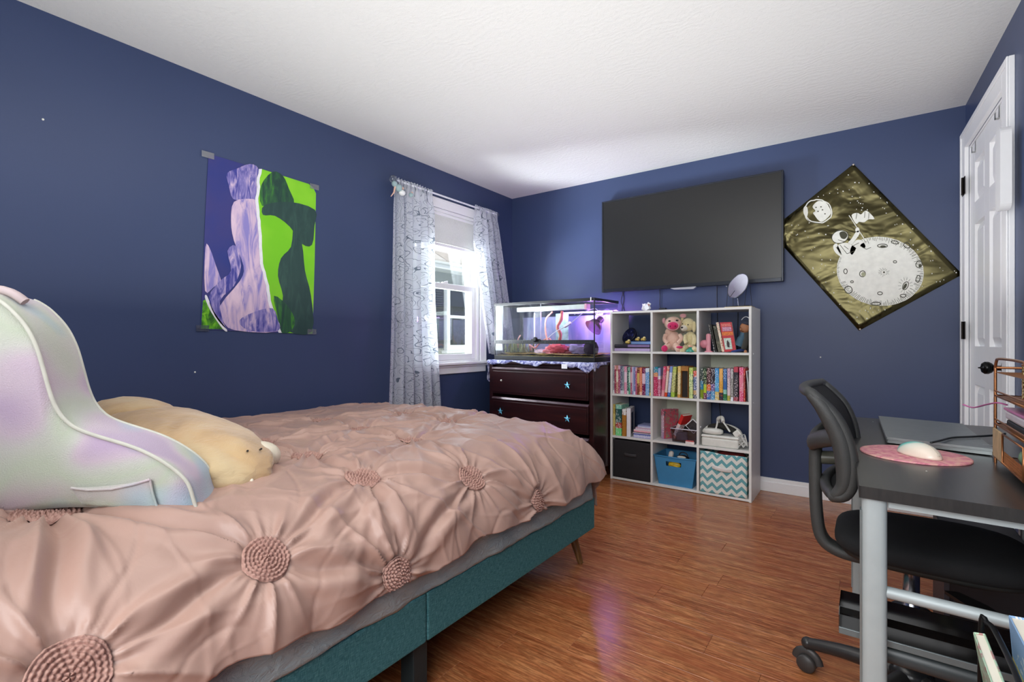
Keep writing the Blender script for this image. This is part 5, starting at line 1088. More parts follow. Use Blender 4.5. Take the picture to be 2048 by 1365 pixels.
mi_ = empty('vanity_mirror', (c0.x, OY0+.1, zt_+.0065), 'round tilting makeup mirror on thin metal legs, right end of the organizer top', 'mirror')
mc_ = on_y(1475.5, 570, OY0+.10); MM = Matrix.Translation(mc_) @ Vector((-.55, -.76, .36)).to_track_quat('Z', 'Y').to_matrix().to_4x4()
rr_ = .088
# oval face: nearly edge-on disc
m = MB(); m.tube([(rr_*math.cos(a), rr_*math.sin(a), 0) for a in [2*math.pi*k/48 for k in range(48)]], .003, 8, closed=True, M=MM); m.lathe([(rr_, -.003), (rr_*.9, -.007), (0, -.008)], 40, 0, MM); MT_ = mat('#6a6e78', .25, .9); m.build('mirror_frame', MT_, mi_)
q = NT('mirror_silver'); q.set(.03, 1.0, .5, **{'Base Color': (.86, .88, .92, 1)})
m = MB(); m.lathe([(rr_-.001, .001), (0, .0012)], 48, 0, MM); m.build('mirror_glass', q.m, mi_)
LG = mat('#23252c', .35, .6); ztt = zt_+.0066
for (a, b) in (((1456, 573), (1453, 606)), ((1493, 572), (1489, 606)), ((1500, 568), (1504, 606)), ((1466, 592), (1466, 606))):
    p = on_y(*a, OY0+.10); p2 = on_y(*b, OY0+.10); p2.z = ztt; MB().tube([p, p2], .0018, 6).build('leg', LG, mi_)
p = mc_-Vector((0, 0, .085)); MB().tube([p, Vector((p.x+.005, p.y, ztt))], .0035, 8).build('stem', MT_, mi_)
MB().tube([(c0.x-.055, OY0+.06, ztt+.003), (c0.x+.07, OY0+.06, ztt+.003), (c0.x+.07, OY0+.15, ztt+.003), (c0.x-.055, OY0+.15, ztt+.003)], .003, 8, closed=True).build('base_ring', LG, mi_)
# ------------------------------------------------------------------ bed
import numpy as np
bed = empty('bed_frame', (-1.8, 1.0, 0), 'low platform bed frame upholstered in teal woven fabric', 'bed')
q = NT('teal_woven_fabric'); q.set(.9, 0, .2); v = q.coord()
w1 = q.noise(q.mapping(v, (60, 700, 60)), 1, 2); w2 = q.noise(q.mapping(v, (60, 60, 700)), 1, 2)
q.l(q.ramp(q.math('MULTIPLY', q.math('ADD', w1, w2), .5), [(.35, srgb('#2e6068')), (.5, srgb('#457c82')), (.65, srgb('#649a9e'))]), q.b.inputs['Base Color'])
q.bump(q.math('ADD', w1, w2), .6, .003); TEAL = q.m
BX, BYF, BYH = -1.05, 2.135, -.12; RZ0, RZ1 = .172, .318
for y0, y1 in ((BYH, 1.0345), (1.0375, BYF-.0005)):
    m = MB(); m.box((BX-.045, y0, RZ0), (BX, y1, RZ1)); m.build('side_rail', TEAL, bed, bevel=.007, segs=3)
m = MB(); m.box((-2.66, BYH, RZ0), (-2.615, BYF, RZ1)); m.build('side_rail', TEAL, bed, bevel=.007)
m = MB(); m.box((-2.615, BYF-.045, RZ0), (BX-.046, BYF, RZ1)); m.build('foot_rail', TEAL, bed, bevel=.007)
m = MB(); m.box((-2.68, BYH-.08, .10), (BX+.02, BYH-.001, 1.05)); m.build('headboard', TEAL, bed, bevel=.02)
m = MB(); m.box((-2.61, BYH+.002, .20), (BX-.047, BYF-.047, .225)); m.build('slat_deck', mat('#6b5a44', .8), bed)
m = MB(); m.box((BX-.075, 1.00, 0), (BX-.020, 1.056, RZ0-.0005)); tag(m.build('leg', mat('#1c2a2d', .6), bed, bevel=.003), 'dark square middle leg')
m = MB(); m.box((-2.64, 1.0, 0), (-2.58, 1.06, RZ0-.0005)); m.build('leg', mat('#1c2a2d', .6), bed, bevel=.003)
q = NT('walnut_leg'); q.set(.4); v = q.coord(); q.l(q.ramp(q.noise(q.mapping(v, (20, 20, 3)), 4, 3), [(.3, srgb('#5a3a1e')), (.7, srgb('#8a6236'))]), q.b.inputs['Base Color']); WAL = q.m
for x, y, dx in ((-1.155, 2.085, .045), (-2.56, 2.06, -.05), (-1.13, -.06, .05), (-2.56, -.06, -.05)):
    m = MB(); m.tube([(x, y, RZ0-.0005), (x+dx, y+.02, 0.0005)], [.024, .013], 14); m.build('leg', WAL, bed)
mt_ = MB(); mt_.box((-2.60, BYH+.01, .2255), (-1.075, 2.085, .555)); tag(mt_.build('mattress', mat('#8f9a9c', .9, bump=.3, bscale=300), bevel=.05, segs=4), 'thick mattress on the teal bed frame, under the comforter', 'mattress')

# grey sheet hanging between comforter hem and rail
q = NT('grey_sheet'); q.set(.85, 0, .2); v = q.coord(); q.l(q.ramp(q.noise(v, 5, 3), [(.3, srgb('#95a5aa')), (.7, srgb('#b0bcbc'))]), q.b.inputs['Base Color']); q.bump(q.noise(q.mapping(v, (4, 10, 18)), 3, 5, .6, 1.5), .6, .02)
def sheetf(u, v):
    y = BYH+u*(2.10-BYH); z = .56-v*.245; bulge = .015*math.sin(min(1, v*1.1)*math.pi)
    wr = .010*noise.noise(Vector((y*5, z*14, 3)))+.006*noise.noise(Vector((y*17+z*22, z*9, 7)))
    x = -1.15+.085*sstep(0, .62, v)+bulge*.4*sstep(.5, 1, v)+wr*sstep(.4, .7, v)+.008*sstep(.6, 1, v)
    return (x+.012, y, z+.010*noise.noise(Vector((y*6, 0, 5)))*sstep(.8, 1, v)+.006)
m = MB(); m.grid(220, 26, sheetf); tag(m.build('grey_sheet', q.m, solid=.002), 'crumpled grey-green sheet showing between pink comforter and teal rail', 'sheet')

# comforter with gathered rosettes
NU, NV = 430, 520
rng = np.random.RandomState(4)
def sn(x, y, f, seed, n=9):
    r = np.random.RandomState(seed); out = 0
    for _ in range(n):
        a = r.uniform(0, 2*np.pi); k = f*r.uniform(.6, 1.5); out = out+np.sin(k*(np.cos(a)*x+np.sin(a)*y)+r.uniform(0, 6.28))
    return out/n**.5
vv = np.linspace(0, 1, NV)[:, None]; uu = np.linspace(0, 1, NU)[None, :]
YTOP0, YTOP1 = -.12, 1.96; XT0, XT1 = -2.69, -1.30; AH, AV = .285, .24; LU = (XT1-XT0)+.42; FH, FV = .23, .24
sV_len = (YTOP1-YTOP0)+.52
yv = YTOP0+vv*(YTOP1-YTOP0)/1.0   # rough y used for the hem
hem = .400+.010*np.sin(vv*sV_len*7+1)+.008*np.sin(vv*sV_len*17+.5)+.004*np.sin(vv*sV_len*41)
foot_extra = -.17*np.clip((vv*sV_len-2.18)/.34, 0, 1)**2
lu_tot = (XT1-XT0)+hem+foot_extra
S = uu*lu_tot; Tt = vv*sV_len+0*uu
def prof(s, s0, ah, av, arc):
    k = np.clip((s-s0)/arc, 0, 1)*np.pi/2; ext = np.clip(s-s0-arc, 0, None)
    return np.minimum(s, s0)+ah*np.sin(k)+ext*.06, av*(1-np.cos(k))+ext
xo, du_ = prof(S, XT1-XT0, AH, AV, .41); yo, dv_ = prof(Tt, YTOP1-YTOP0, FH, FV, .37)
Xb = XT0+xo; Yb = YTOP0+yo; D = (du_**3+dv_**3+1e-12)**(1/3)
ztop = .648+.018*np.sin((Xb+2.7)/1.5*np.pi)+.055*np.clip((.52-Yb)/.45, 0, 1)**1.3*np.clip((-1.0-Xb)/.25, 0, 1)
wall_drop = .05*np.clip((XT0+.12-Xb)/.12, 0, 1)**2
Zb = ztop-D-wall_drop
def normals(X, Y, Z):
    P_ = np.stack([X, Y, Z], -1); a = np.gradient(P_, axis=1); b_ = np.gradient(P_, axis=0); n = np.cross(a, b_); return n/(np.linalg.norm(n, axis=-1, keepdims=True)+1e-12)
N0 = normals(Xb, Yb, Zb); N0 = N0*np.sign(N0[NV//3, NU//3, 2])
# rosette centres: given by where the photograph shows them on the cloth
tt = -_s*Xb+_c*Yb; pu = 1024+FPX*(_c*Xb+_s*Yb)/np.maximum(tt, .05); pv = CYP-FPX*(Zb-CAMH)/np.maximum(tt, .05)
ROS = [(530, 1120, .052), (790, 1147, .046), (725, 957, .052), (942, 957, .050), (1073, 1000, .046), (1145, 900, .048), (820, 885, .048), (1010, 873, .048), (615, 915, .050), (520, 889, .050), (725, 861, .048), (897, 845, .048), (808, 830, .046), (645, 843, .048), (735, 808, .046), (90, 1033, .058), (140, 1352, .056), (462, 862, .046)]
cents = []
for px, py, r in ROS:
    dd = (pu-px)**2+(pv-py)**2+(tt < .1)*1e9; j = np.unravel_index(np.argmin(dd), dd.shape); cents.append((S[j], Tt[j], r, j))
for s_, t_, r in ((.25, 2.28, .045), (.62, 2.26, .045), (1.0, 2.28, .045), (.35, .45, .05), (.75, .35, .05), (.45, .95, .05)): 
    j = (int(t_/sV_len*(NV-1)), int(s_/lu_tot[int(t_/sV_len*(NV-1)), 0]*(NU-1))); cents.append((s_, t_, r, j))
H = np.zeros_like(S); dmin = np.full_like(S, 9.0)
for i, (cs, ct, r0, j) in enumerate(cents):
    ds = S-cs; dt = Tt-ct; r = np.sqrt(ds**2+dt**2)+1e-6; th = np.arctan2(dt, ds); dmin = np.minimum(dmin, r-r0)
    rr = np.random.RandomState(100+i); n1, n2 = rr.choice([12, 13, 14, 15]), rr.choice([22, 25, 27])
    thw = th+.55*sn(ds*1.0, dt*1.0, 7, 200+i, 5)*np.clip(r-r0, 0, .3)
    lump = .5+.5*np.sin(th*rr.choice([2, 3])+rr.uniform(0, 6))
    f = (1-np.abs(np.cos(n1*thw/2+rr.uniform(0, 6))))**1.7*(.30+.70*lump)*.021+(1-np.abs(np.cos(n2*thw/2+rr.uniform(0, 6))))**1.2*.007*np.exp(-np.clip(r-r0, 0, None)/.06)
    env = np.clip((r-r0*.9)/(r0*.35), 0, 1)*np.exp(-np.clip(r-r0-.02, 0, None)/(.05+.13*lump**2))
    H += f*env
puff = .017*np.tanh(np.clip(dmin, 0, None)/.08)
H += puff
for i in range(len(cents)):
    for k in range(i+1, len(cents)):
        a = np.array(cents[i][:2]); b_ = np.array(cents[k][:2]); L_ = np.linalg.norm(a-b_)
        if L_ > .52: continue
        d = (b_-a)/L_; ps = S-a[0]; pt = Tt-a[1]; al = ps*d[0]+pt*d[1]; q_ = np.clip(al/L_, 0, 1); pr = np.abs(-ps*d[1]+pt*d[0]+.012*np.sin(al*18+i))
        w_ = np.sin(np.pi*q_)*((al > 0) & (al < L_)); H += w_*(-.014*np.exp(-(pr/.016)**2)+.010*np.exp(-((pr-.035)/.018)**2))
H += .0045*sn(S, Tt, 16, 1)*np.clip(dmin/.08, 0, 1)+.0016*sn(S, Tt, 60, 2)*np.clip(dmin/.06, 0, 1)
# diagonal creases of the crumpled cloth
cr = sn(S, Tt, 9, 8, 6); H += .006*np.exp(-(cr/.08)**2)*np.clip(dmin/.1, 0, 1)
cr = sn(S, Tt, 14, 18, 6); H -= .003*np.exp(-(cr/.06)**2)*np.clip(dmin/.1, 0, 1)
for fq, sd, am in ((20, 31, .0022), (30, 47, .0012), (12, 77, .0035)):
    wx = S+.03*sn(S, Tt, 8, sd+1, 5); wy = Tt+.03*sn(S, Tt, 8, sd+2, 5); cr = sn(wx, wy, fq, sd, 5); H += am*np.exp(-(cr/.09)**2)*np.clip(dmin/.12, 0, 1)*(.5+.5*np.tanh(3*sn(S, Tt, 5, sd+3, 4)))
# vertical folds on the drop
side = np.clip((S-(XT1-XT0)-.12)/.25, 0, 1); H += side*.008*np.sin(Tt*31+1.2*np.sin(Tt*7)+3*(S-1.5))
Pf = np.stack([Xb, Yb, Zb], -1)+N0*H[..., None]
Nf = normals(Pf[..., 0], Pf[..., 1], Pf[..., 2]); Nf = Nf*np.sign((Nf*N0).sum(-1, keepdims=True))
me = bpy.data.meshes.new('comforter'); vs = Pf.reshape(-1, 3); idx = np.arange(NU*NV).reshape(NV, NU)
fa = np.stack([idx[:-1, :-1], idx[:-1, 1:], idx[1:, 1:], idx[1:, :-1]], -1).reshape(-1, 4)
me.vertices.add(len(vs)); org_ = np.array([-1.85, 1.0, .4]); me.vertices.foreach_set('co', (vs-org_).ravel())
me.loops.add(fa.size); me.loops.foreach_set('vertex_index', fa.ravel().astype(np.int32)); me.polygons.add(len(fa))
me.polygons.foreach_set('loop_start', np.arange(0, fa.size, 4, dtype=np.int32)); me.polygons.foreach_set('loop_total', np.full(len(fa), 4, dtype=np.int32)); me.polygons.foreach_set('use_smooth', np.ones(len(fa), dtype=bool)); me.update(); me.validate()
q = NT('blush_satin_cotton'); q.set(.40, 0, .5, **{'Sheen Weight': .1, 'Sheen Roughness': .4}); v = q.coord()
q.l(q.ramp(q.noise(v, 3, 3), [(.3, srgb('#aa897c')), (.7, srgb('#b89688'))]), q.b.inputs['Base Color']); q.bump(q.noise(v, 18, 6, .65, .6), .16, .006); BLU_ = q.m
me.materials.append(BLU_); cf = bpy.data.objects.new('comforter', me); col.objects.link(cf); cf.location = org_
x = cf.modifiers.new('solid', 'SOLIDIFY'); x.thickness = .010; x.offset = -1
tag(cf, 'blush pink comforter with gathered rosettes spread over the bed', 'comforter')
q = NT('ruched_blush_cotton'); q.set(.6, 0, .3); v = q.coord(); q.l(q.ramp(q.noise(v, 160, 3), [(.3, srgb('#a47b70')), (.7, srgb('#c09a8c'))]), q.b.inputs['Base Color']); q.bump(q.noise(v, 260, 4, .7), .5, .003); RUC = q.m
def surf(s, t):
    fv = min(max(t/sV_len*(NV-1), 0), NV-1.001); jv = int(fv); lt = lu_tot[jv, 0]; fu = min(max(s/lt*(NU-1), 0), NU-1.001); ju = int(fu); a, b_ = fu-ju, fv-jv
    P_ = Pf[jv, ju]*(1-a)*(1-b_)+Pf[jv, ju+1]*a*(1-b_)+Pf[jv+1, ju]*(1-a)*b_+Pf[jv+1, ju+1]*a*b_
    return P_, N0[jv, ju]
for i, (cs, ct, r0, j) in enumerate(cents):
    m = MB(); nr, na = 36, 96; fl_ = random.Random(i); ph = fl_.uniform(0, 6); vs2 = []
    for a in range(nr):
        rr_ = r0*1.02*(a+.3)/nr
        for b_ in range(na):
            th = 2*math.pi*b_/na; P_, N_ = surf(cs+rr_*math.cos(th), ct+rr_*math.sin(th))
            ring = rr_/.0085; k = int(ring); cnt = max(5, int(2*math.pi*(k+.5)*.0085/.0095))
            hgt = abs(math.sin(ring*math.pi))**.7*(.25+.75*abs(math.sin(cnt*th/2+k*1.7+ph+.5*math.sin(ring*3))))
            edge = 1-max(0, (rr_/r0-.93)/.09)**2
            vs2.append(tuple(P_+N_*(.002+.0105*hgt)*edge))
    c_, n_ = surf(cs, ct); vs2.append(tuple(c_+n_*.005))
    fs = [(a*na+b_, a*na+(b_+1) % na, (a+1)*na+(b_+1) % na, (a+1)*na+b_) for a in range(nr-1) for b_ in range(na)]+[(len(vs2)-1, (b_+1) % na, b_) for b_ in range(na)]
    m.add(vs2, fs, 0, True); m.build('rosette', RUC, cf, fixn=True)

# ------------------------------------------------------------------ tie-dye backrest pillow
q = NT('pastel_tie_dye_plush'); q.set(.95, 0, .1, **{'Sheen Weight': .4}); v = q.coord()
n1 = q.noise(v, 5.5, 1, .5, .3); n2 = q.noise(q.mapping(v, (1, 1, 1), (1, 2, .5)), 5.0, 1, .5, .3)
a_ = q.ramp(n1, [(.35, srgb('#bda8c0')), (.44, srgb('#cbbac6')), (.52, srgb('#c8c8c0')), (.60, srgb('#c0c8b4')), (.70, srgb('#cbb8c2'))])
q.l(q.mix(q.ramp(n2, [(.53, 0.0), (.66, .85)]), a_, srgb('#a4bfcc')), q.b.inputs['Base Color']); q.bump(q.noise(v, 380, 3), .5, .003); TIE = q.m
PO = Vector((-1.27, .506)); E1 = Vector((-.6, -.8)); E2 = Vector((-.8, .6))
def PL(px, py):
    a = ray(px); det = -a[0]*E1.y+E1.x*a[1]; t = (-PO.x*E1.y+E1.x*PO.y)/det
    return ((t*a[0]-PO.x)*E1.x+(t*a[1]-PO.y)*E1.y, CAMH+(CYP-py)/FPX*t)
out = [PL(*p) for p in [(392, 1018), (388, 1000), (376, 965), (352, 940), (320, 918), (285, 900), (250, 887), (200, 872), (165, 860), (140, 846), (118, 822), (103, 790), (90, 745), (75, 695), (55, 655), (30, 625), (0, 600)]]
kk, zz = out[-1]; out += [(kk+.03, zz+.015), (kk+.08, zz+.01), (kk+.13, zz-.03), (kk+.20, zz-.14), (kk+.25, zz-.28), (kk+.27, zz-.40), (kk+.24, .672), (kk+.1, .668), (kk, .690), (.28, .695), (.20, .690), (.12, .672), (.06, .660), (.02, .653)]
out = [tuple(p) for p in smooth2(out, 4)]
bp_ = empty('backrest_pillow', (-1.6, .35, .66), 'pastel tie-dye plush backrest pillow with an arm and side pocket', 'pillow')
ck, cz = .27, .80
def pw(k, z, w_): p = PO+E1*k+E2*w_; return Vector((p.x, p.y, z))
def slab_(outl, w0, w1, ck, cz, rnd_=.035, bul=.02, nl=8):
    m = MB(); n = len(outl); vs = []; layers = []
    for i in range(6):     # near cap from the centre outward
        s_ = .02+.98*i/6; layers.append((s_*(1-.0), w0-bul*(1-s_**3), 0))
    for i in range(nl+1):
        a = i/nl; layers.append((1, w0+(w1-w0)*a, rnd_*(1-math.sqrt(max(0, 1-(2*a-1)**2)))*.5))
    for i in range(5, -1, -1): s_ = .02+.98*i/6; layers.append((s_, w1+bul*(1-s_**3), 0))
    for s_, w_, ins in layers:
        for k, z in outl:
            d = math.hypot(k-ck, z-cz); f = s_*(1-(0 if s_ < 1 else -.02*math.sin(math.pi*(w_-w0)/(w1-w0))))
            vs.append(pw(ck+(k-ck)*f, cz+(z-cz)*f, w_))
    L_ = len(layers); fs = [(a*n+b_, a*n+(b_+1) % n, (a+1)*n+(b_+1) % n, (a+1)*n+b_) for a in range(L_-1) for b_ in range(n)]
    m.add(vs, fs, 0, True); m.add(vs[:n], [tuple(range(n))[::-1]], 0, True); m.add(vs[-n:], [tuple(range(n))], 0, True); return m
slab_(out, 0, .165, ck, cz).build('arm_and_side', TIE, bp_)
body = [p for p in out if p[0] > .36]
slab_([(k+.08, z-.05 if z > 1 else z) for k, z in body], .16, .34, .55, .85).build('back', TIE, bp_)
low_ = [(k*.72+.15, .655+(z-.655)*.66) for k, z in out if z < .93 and k < .30]
slab_(low_+[(.40, .80), (.44, .70)], .25, .37, .27, .72).build('far_arm', TIE, bp_)
PIP = mat('#cfcfc2', .8)
top = [i for i, (k, z) in enumerate(out)]
fr = [out[i] for i in range(0, 17*4)]
m = MB(); m.tube([pw(k, z, -.002) for k, z in fr], .0042, 8); m.build('piping', PIP, bp_)
m = MB(); m.tube([pw(k, z, .157) for k, z in fr], .0038, 8); m.build('piping', PIP, bp_)
def capw(k, z):
    a0 = math.atan2(z-cz, k-ck); L1 = min(((abs((math.atan2(q2[1]-cz, q2[0]-ck)-a0+math.pi) % (2*math.pi)-math.pi)), math.hypot(q2[0]-ck, q2[1]-cz)) for q2 in out)[1]
    s_ = min(1, math.hypot(k-ck, z-cz)/L1); return -.02*(1-s_**3)-.002
pk = [PL(155, 968), PL(190, 972), PL(235, 970), PL(275, 962), PL(307, 953), PL(311, 975), PL(318, 1000), PL(322, 1013), PL(250, 1012), PL(172, 1006), PL(163, 990)]
m = MB(); m.grid(14, 8, lambda u, v: (lambda kz: pw(kz[0], kz[1], capw(*kz)-.004))(((pk[0][0]+(pk[4][0]-pk[0][0])*u)*(1-v)+(pk[9][0]+(pk[7][0]-pk[9][0])*u)*v, (pk[0][1]+(pk[4][1]-pk[0][1])*u-.004*math.sin(math.pi*u))*(1-v)+(pk[9][1]+(pk[7][1]-pk[9][1])*u)*v))); m.build('side_pocket', TIE, bp_, solid=.003)
m = MB(); m.tube([pw(k, z, capw(k, z)-.007) for k, z in pk[:5]], .0030, 8); m.tube([pw(k, z, capw(k, z)-.006) for k, z in pk[4:8]], .0025, 6); m.build('pocket_piping', TIE, bp_)
a = pw(kk+.02, zz+.012, .05); m = MB(); m.tube(smooth_pts([a+Vector((.02, .03, -.01)), a+Vector((.0, 0, .014)), a+Vector((-.09, -.06, .02))], 5), .016, 10, flat=.6); tag(m.build('top_handle', mat('#c7b6b6', .9), bp_), 'dusty pink top handle')

# ------------------------------------------------------------------ beige plush animal cushion lying behind the backrest arm
q = NT('beige_plush'); q.set(.9, 0, .1, **{'Sheen Weight': .5}); v = q.coord()
q.l(q.ramp(q.noise(v, 5, 3, .5, .6), [(.32, srgb('#b08c60')), (.5, srgb('#cba97c')), (.7, srgb('#d4bd94'))]), q.b.inputs['Base Color']); q.bump(q.noise(q.mapping(v, (1, 1, 2)), 22, 4, .6, .8), .35, .012); BEI = q.m
cat_ = empty('plush_cushion', (-1.66, .68, .66), 'long beige plush animal cushion lying between backrest arm and wall', 'soft toy')
Mc_ = T(-1.76, .655, .722, rz=R(3), ry=R(7))
m = MB(); m.ball((0, 0, 0), (.395, .185, .098), seg=56, ring=36, M=Mc_, fn=lambda d: (abs(d.x)**2.3+abs(d.y)**2.3+abs(d.z)**2.3)**(-1/2.3)*(1+.05*noise.noise(Vector((d.x*3, d.y*3, d.z*3)))+.02*noise.noise(Vector((d.x*9, d.y*9, d.z*9)))))
m.build('body', BEI, cat_)
m = MB(); m.ball((-.28, -.02, .035), (.19, .13, .068), seg=30, ring=18, M=Mc_, fn=lambda d: 1+.08*noise.noise(d*3)); m.build('folded_paw', BEI, cat_)
m = MB(); m.ball((.250, .115, .012), (.058, .060, .044), seg=24, ring=14, M=Mc_); fc = m.build('muzzle_patch', mat('#e2d8c2', .9, bump=.4), cat_)
for yy, zz2 in ((.035, .058), (.075, .056)):
    m = MB(); c0 = Mc_ @ Vector((.315, yy, zz2)); m.tube([c0, c0+Vector((.02, -.006, .006))], .0028, 6); m.build('stitched_whisker', mat('#1c1714', .5), fc)
m = MB(); m.ball(Mc_ @ Vector((.392, .01, .0)), .006); m.build('nose_knot', mat('#efe6d0', .8), fc)

# ------------------------------------------------------------------ desk
dk = empty('desk', (.25, 1.9, 0), 'black topped desk with silver metal legs along the right wall', 'desk')
q = NT('black_laminate'); q.set(.30, 0, .6); v = q.coord(); q.l(q.ramp(q.noise(q.mapping(v, (40, 3, 10)), 3, 3), [(.3, srgb('#2a2a2a')), (.7, srgb('#343332'))]), q.b.inputs['Base Color']); q.bump(q.noise(q.mapping(v, (300, 30, 30)), 1, 2), .08, .001); BLAM = q.m
DA, DB_, DC, DD_ = Vector((-.015, 1.324, 0)), Vector((-.059, 2.517, 0)), Vector((.497, 2.53, 0)), Vector((.545, 1.296, 0)); DZ = .74
m = MB(); m.prism([p+Vector((0, 0, DZ-.026)) for p in (DA, DD_, DC, DB_)], (0, 0, .026)); m.build('desktop', BLAM, dk, bevel=.004)
SLV = mat('#b3bdbe', .5, .2, var=.03)
def leg(x, y, w1, d1, z1=DZ-.0265): 
    m = MB(); n = 20; pts = []
    for k in range(n): a = 2*math.pi*k/n; pts.append((x+w1/2*math.copysign(abs(math.cos(a))**.6, math.cos(a)), y+d1/2*math.copysign(abs(math.sin(a))**.6, math.sin(a)), .012))
    m.prism(pts, (0, 0, z1-.012), smooth=True); lg = m.build('leg', SLV, dk)
    MB().lathe([(.020, .0), (.020, .012)], 16, 0, T(x, y, 0)).build('foot_cap', BLK, lg)
    m = MB(); m.box((x-w1/2-.003, y-d1/2+.008, .05), (x-w1/2+.001, y+d1/2-.008, z1-.03)); m.build('channel', mat('#8b9596', .35, .6), lg)
leg(.012, 1.352, .046, .042); leg(-.030, 2.470, .042, .042); leg(.505, 1.335, .046, .042); leg(.462, 2.480, .042, .042)
m = MB(); m.prism([(.036, 1.340, DZ-.0425), (.482, 1.322, DZ-.0425), (.482, 1.340, DZ-.0425), (.036, 1.358, DZ-.0425)], (0, 0, .016)); m.build('top_rail', SLV, dk, bevel=.002)
m = MB(); m.prism([(-.008, 2.46, DZ-.0425), (.442, 2.47, DZ-.0425), (.442, 2.49, DZ-.0425), (-.008, 2.48, DZ-.0425)], (0, 0, .016)); m.build('top_rail', SLV, dk, bevel=.002)
m = MB(); m.tube([(.033, 1.352, .510), (.484, 1.335, .510)], .0125, 16); m.build('crossbar', SLV, dk)
m = MB(); m.tube([(-.010, 2.470, .510), (.442, 2.480, .510)], .0125, 16); m.build('crossbar', SLV, dk)
q = NT('speckled_black_gloss'); q.set(.12, 0, .6); v = q.coord(); q.l(q.ramp(q.noise(v, 700, 2), [(.55, srgb('#0b0a0b')), (.72, srgb('#2a2018'))]), q.b.inputs['Base Color']); SPK = q.m
m = MB(); pr = [(1.3795, .392), (1.3795, .384), (1.46, .380), (1.488, .388), (1.492, .432), (1.488, .432), (1.483, .394), (1.458, .386)]
m.prism([(-.053, y, z) for y, z in pr], (.53, 0, 0)); m.build('lower_tray', SPK, dk)
m = MB(); m.box((-.054, 1.3755, .379), (.478, 1.3795, .394)); m.build('tray_lip', mat('#6f797b', .35, .3), dk, bevel=.001)
m = MB(); m.prism([(-.0545, 1.380, .384), (-.0545, 1.49, .386), (-.0545, 1.492, .432), (-.0545, 1.40, .432), (-.0545, 1.380, .42)], (.0015, 0, 0)); m.build('tray_end', glassmat('smoked_acrylic', (.12, .12, .12, 1), .5), dk)
m = MB(); m.tube([(-.012, 1.41, .352), (.478, 1.40, .352)], .022, 16); m.build('tray_beam', mat('#3b4244', .4), dk)
m = MB(); m.box((-.012, 1.378, .335), (.03, 1.43, .378)); m.build('tray_bracket', mat('#3b4244', .4), dk, bevel=.003)
ZD = DZ+.0006
m = MB()
for px, py in ((1853, 941), (1746, 842)): p = on_z(px, py, ZD); m.ball(p, (.002, .002, .0006), seg=8, ring=5)
m.build('paint_fleck', PALE, dk)
# laptop
lp = empty('laptop', (.17, 2.15, ZD), 'closed silver-grey laptop lying on the desk', 'laptop')
lq = [on_z(1772, 872, .762), on_z(1990, 897, .762), on_z(1968, 849, .762), on_z(1757, 830, .762)]
lq = [Vector((p.x, p.y, 0)) for p in lq]; lq[2] = lq[3]+(lq[1]-lq[0])*1.02; lq[2].y -= .01
def inset(qd_, k): c0 = sum(qd_, Vector())/4; return [c0+(p-c0)*k for p in qd_]
m = MB(); m.prism([p+Vector((0, 0, ZD+.003)) for p in inset(lq, .985)], (0, 0, .0095)); m.build('base', mat('#8a9090', .35, .6), lp, bevel=.003)
m = MB(); m.prism([p+Vector((0, 0, ZD+.0135)) for p in lq], (0, 0, .0075)); lid = m.build('lid', mat('#83898a', .38, .55), lp, bevel=.003)
m = MB(); c0 = lq[1]*.93+lq[3]*.07; c0 = on_z(1977, 889, .762); m.box((c0.x-.012, c0.y-.003, ZD+.0210), (c0.x+.012, c0.y+.003, ZD+.0214)); tag(m.build('lid_mark', mat('#b9bec0', .2, .8), lid), 'tiny pale badge')
for p in inset(lq, .85): MB().lathe([(.008, 0), (.008, .003)], 10, 0, T(p.x, p.y, ZD)).build('rubber_foot', BLK, lp)
cz_ = ZD+.0262
tag(MB().tube(smooth_pts([on_z(1862, 884, cz_+.006), on_z(1880, 880, cz_+.004), on_z(1905, 874, cz_), on_z(1945, 872, cz_), on_z(1990, 869, cz_), on_z(2010, 866, cz_)], 6), .0032, 8).build('cable', mat('#2a2c2c', .5)), 'dark cord running from the mouse across the laptop lid', 'cord')
# mouse pad and mouse
q = NT('pink_printed_pad'); q.set(.6); v = q.coord(); q.l(q.ramp(q.noise(v, 30, 4, .6, 1.4), [(.35, srgb('#c06a78')), (.48, srgb('#d88a98')), (.58, srgb('#dfa59c')), (.7, srgb('#e0b4a8'))]), q.b.inputs['Base Color'])
pc = Vector((.104, 1.765, ZD)); m = MB(); m.lathe([(.122, 0), (.122, .0035), (.118, .0042), (0, .0043)], 56, 0, Matrix.Translation(pc)); tag(m.build('mouse_pad', q.m), 'round pink patterned mouse pad on the desk', 'mouse pad')
mo = on_z(1838, 898, ZD+.02); ms_ = empty('computer_mouse', (mo.x, mo.y, ZD+.0045), 'white and teal shell-shaped computer mouse on the pink pad', 'mouse')
Mm = T(mo.x, mo.y, ZD+.0048, rz=R(-52))
q = NT('teal_to_cream_shell'); q.set(.25, 0, .5); g = q.coord('Generated'); sx = q.n('ShaderNodeSeparateXYZ'); q.l(g, sx.inputs[0])
q.l(q.ramp(q.math('ADD', sx.outputs[1], q.math('MULTIPLY', sx.outputs[2], .35)), [(.40, srgb('#e9dccb')), (.72, srgb('#d8dccf')), (.84, srgb('#7cc9bf')), (1.0, srgb('#4fb3a8'))]), q.b.inputs['Base Color'])
def mf(d): return 1
m = MB(); m.ball((0, 0, 0), (.062, .034, .036), seg=36, ring=24, M=Mm, fn=lambda d: 1 if d.z >= 0 else 0.999); 
m.v = [Vector((v_.x, v_.y, max(v_.z, ZD+.0048))) for v_ in m.v]; m.build('shell', q.m, ms_)
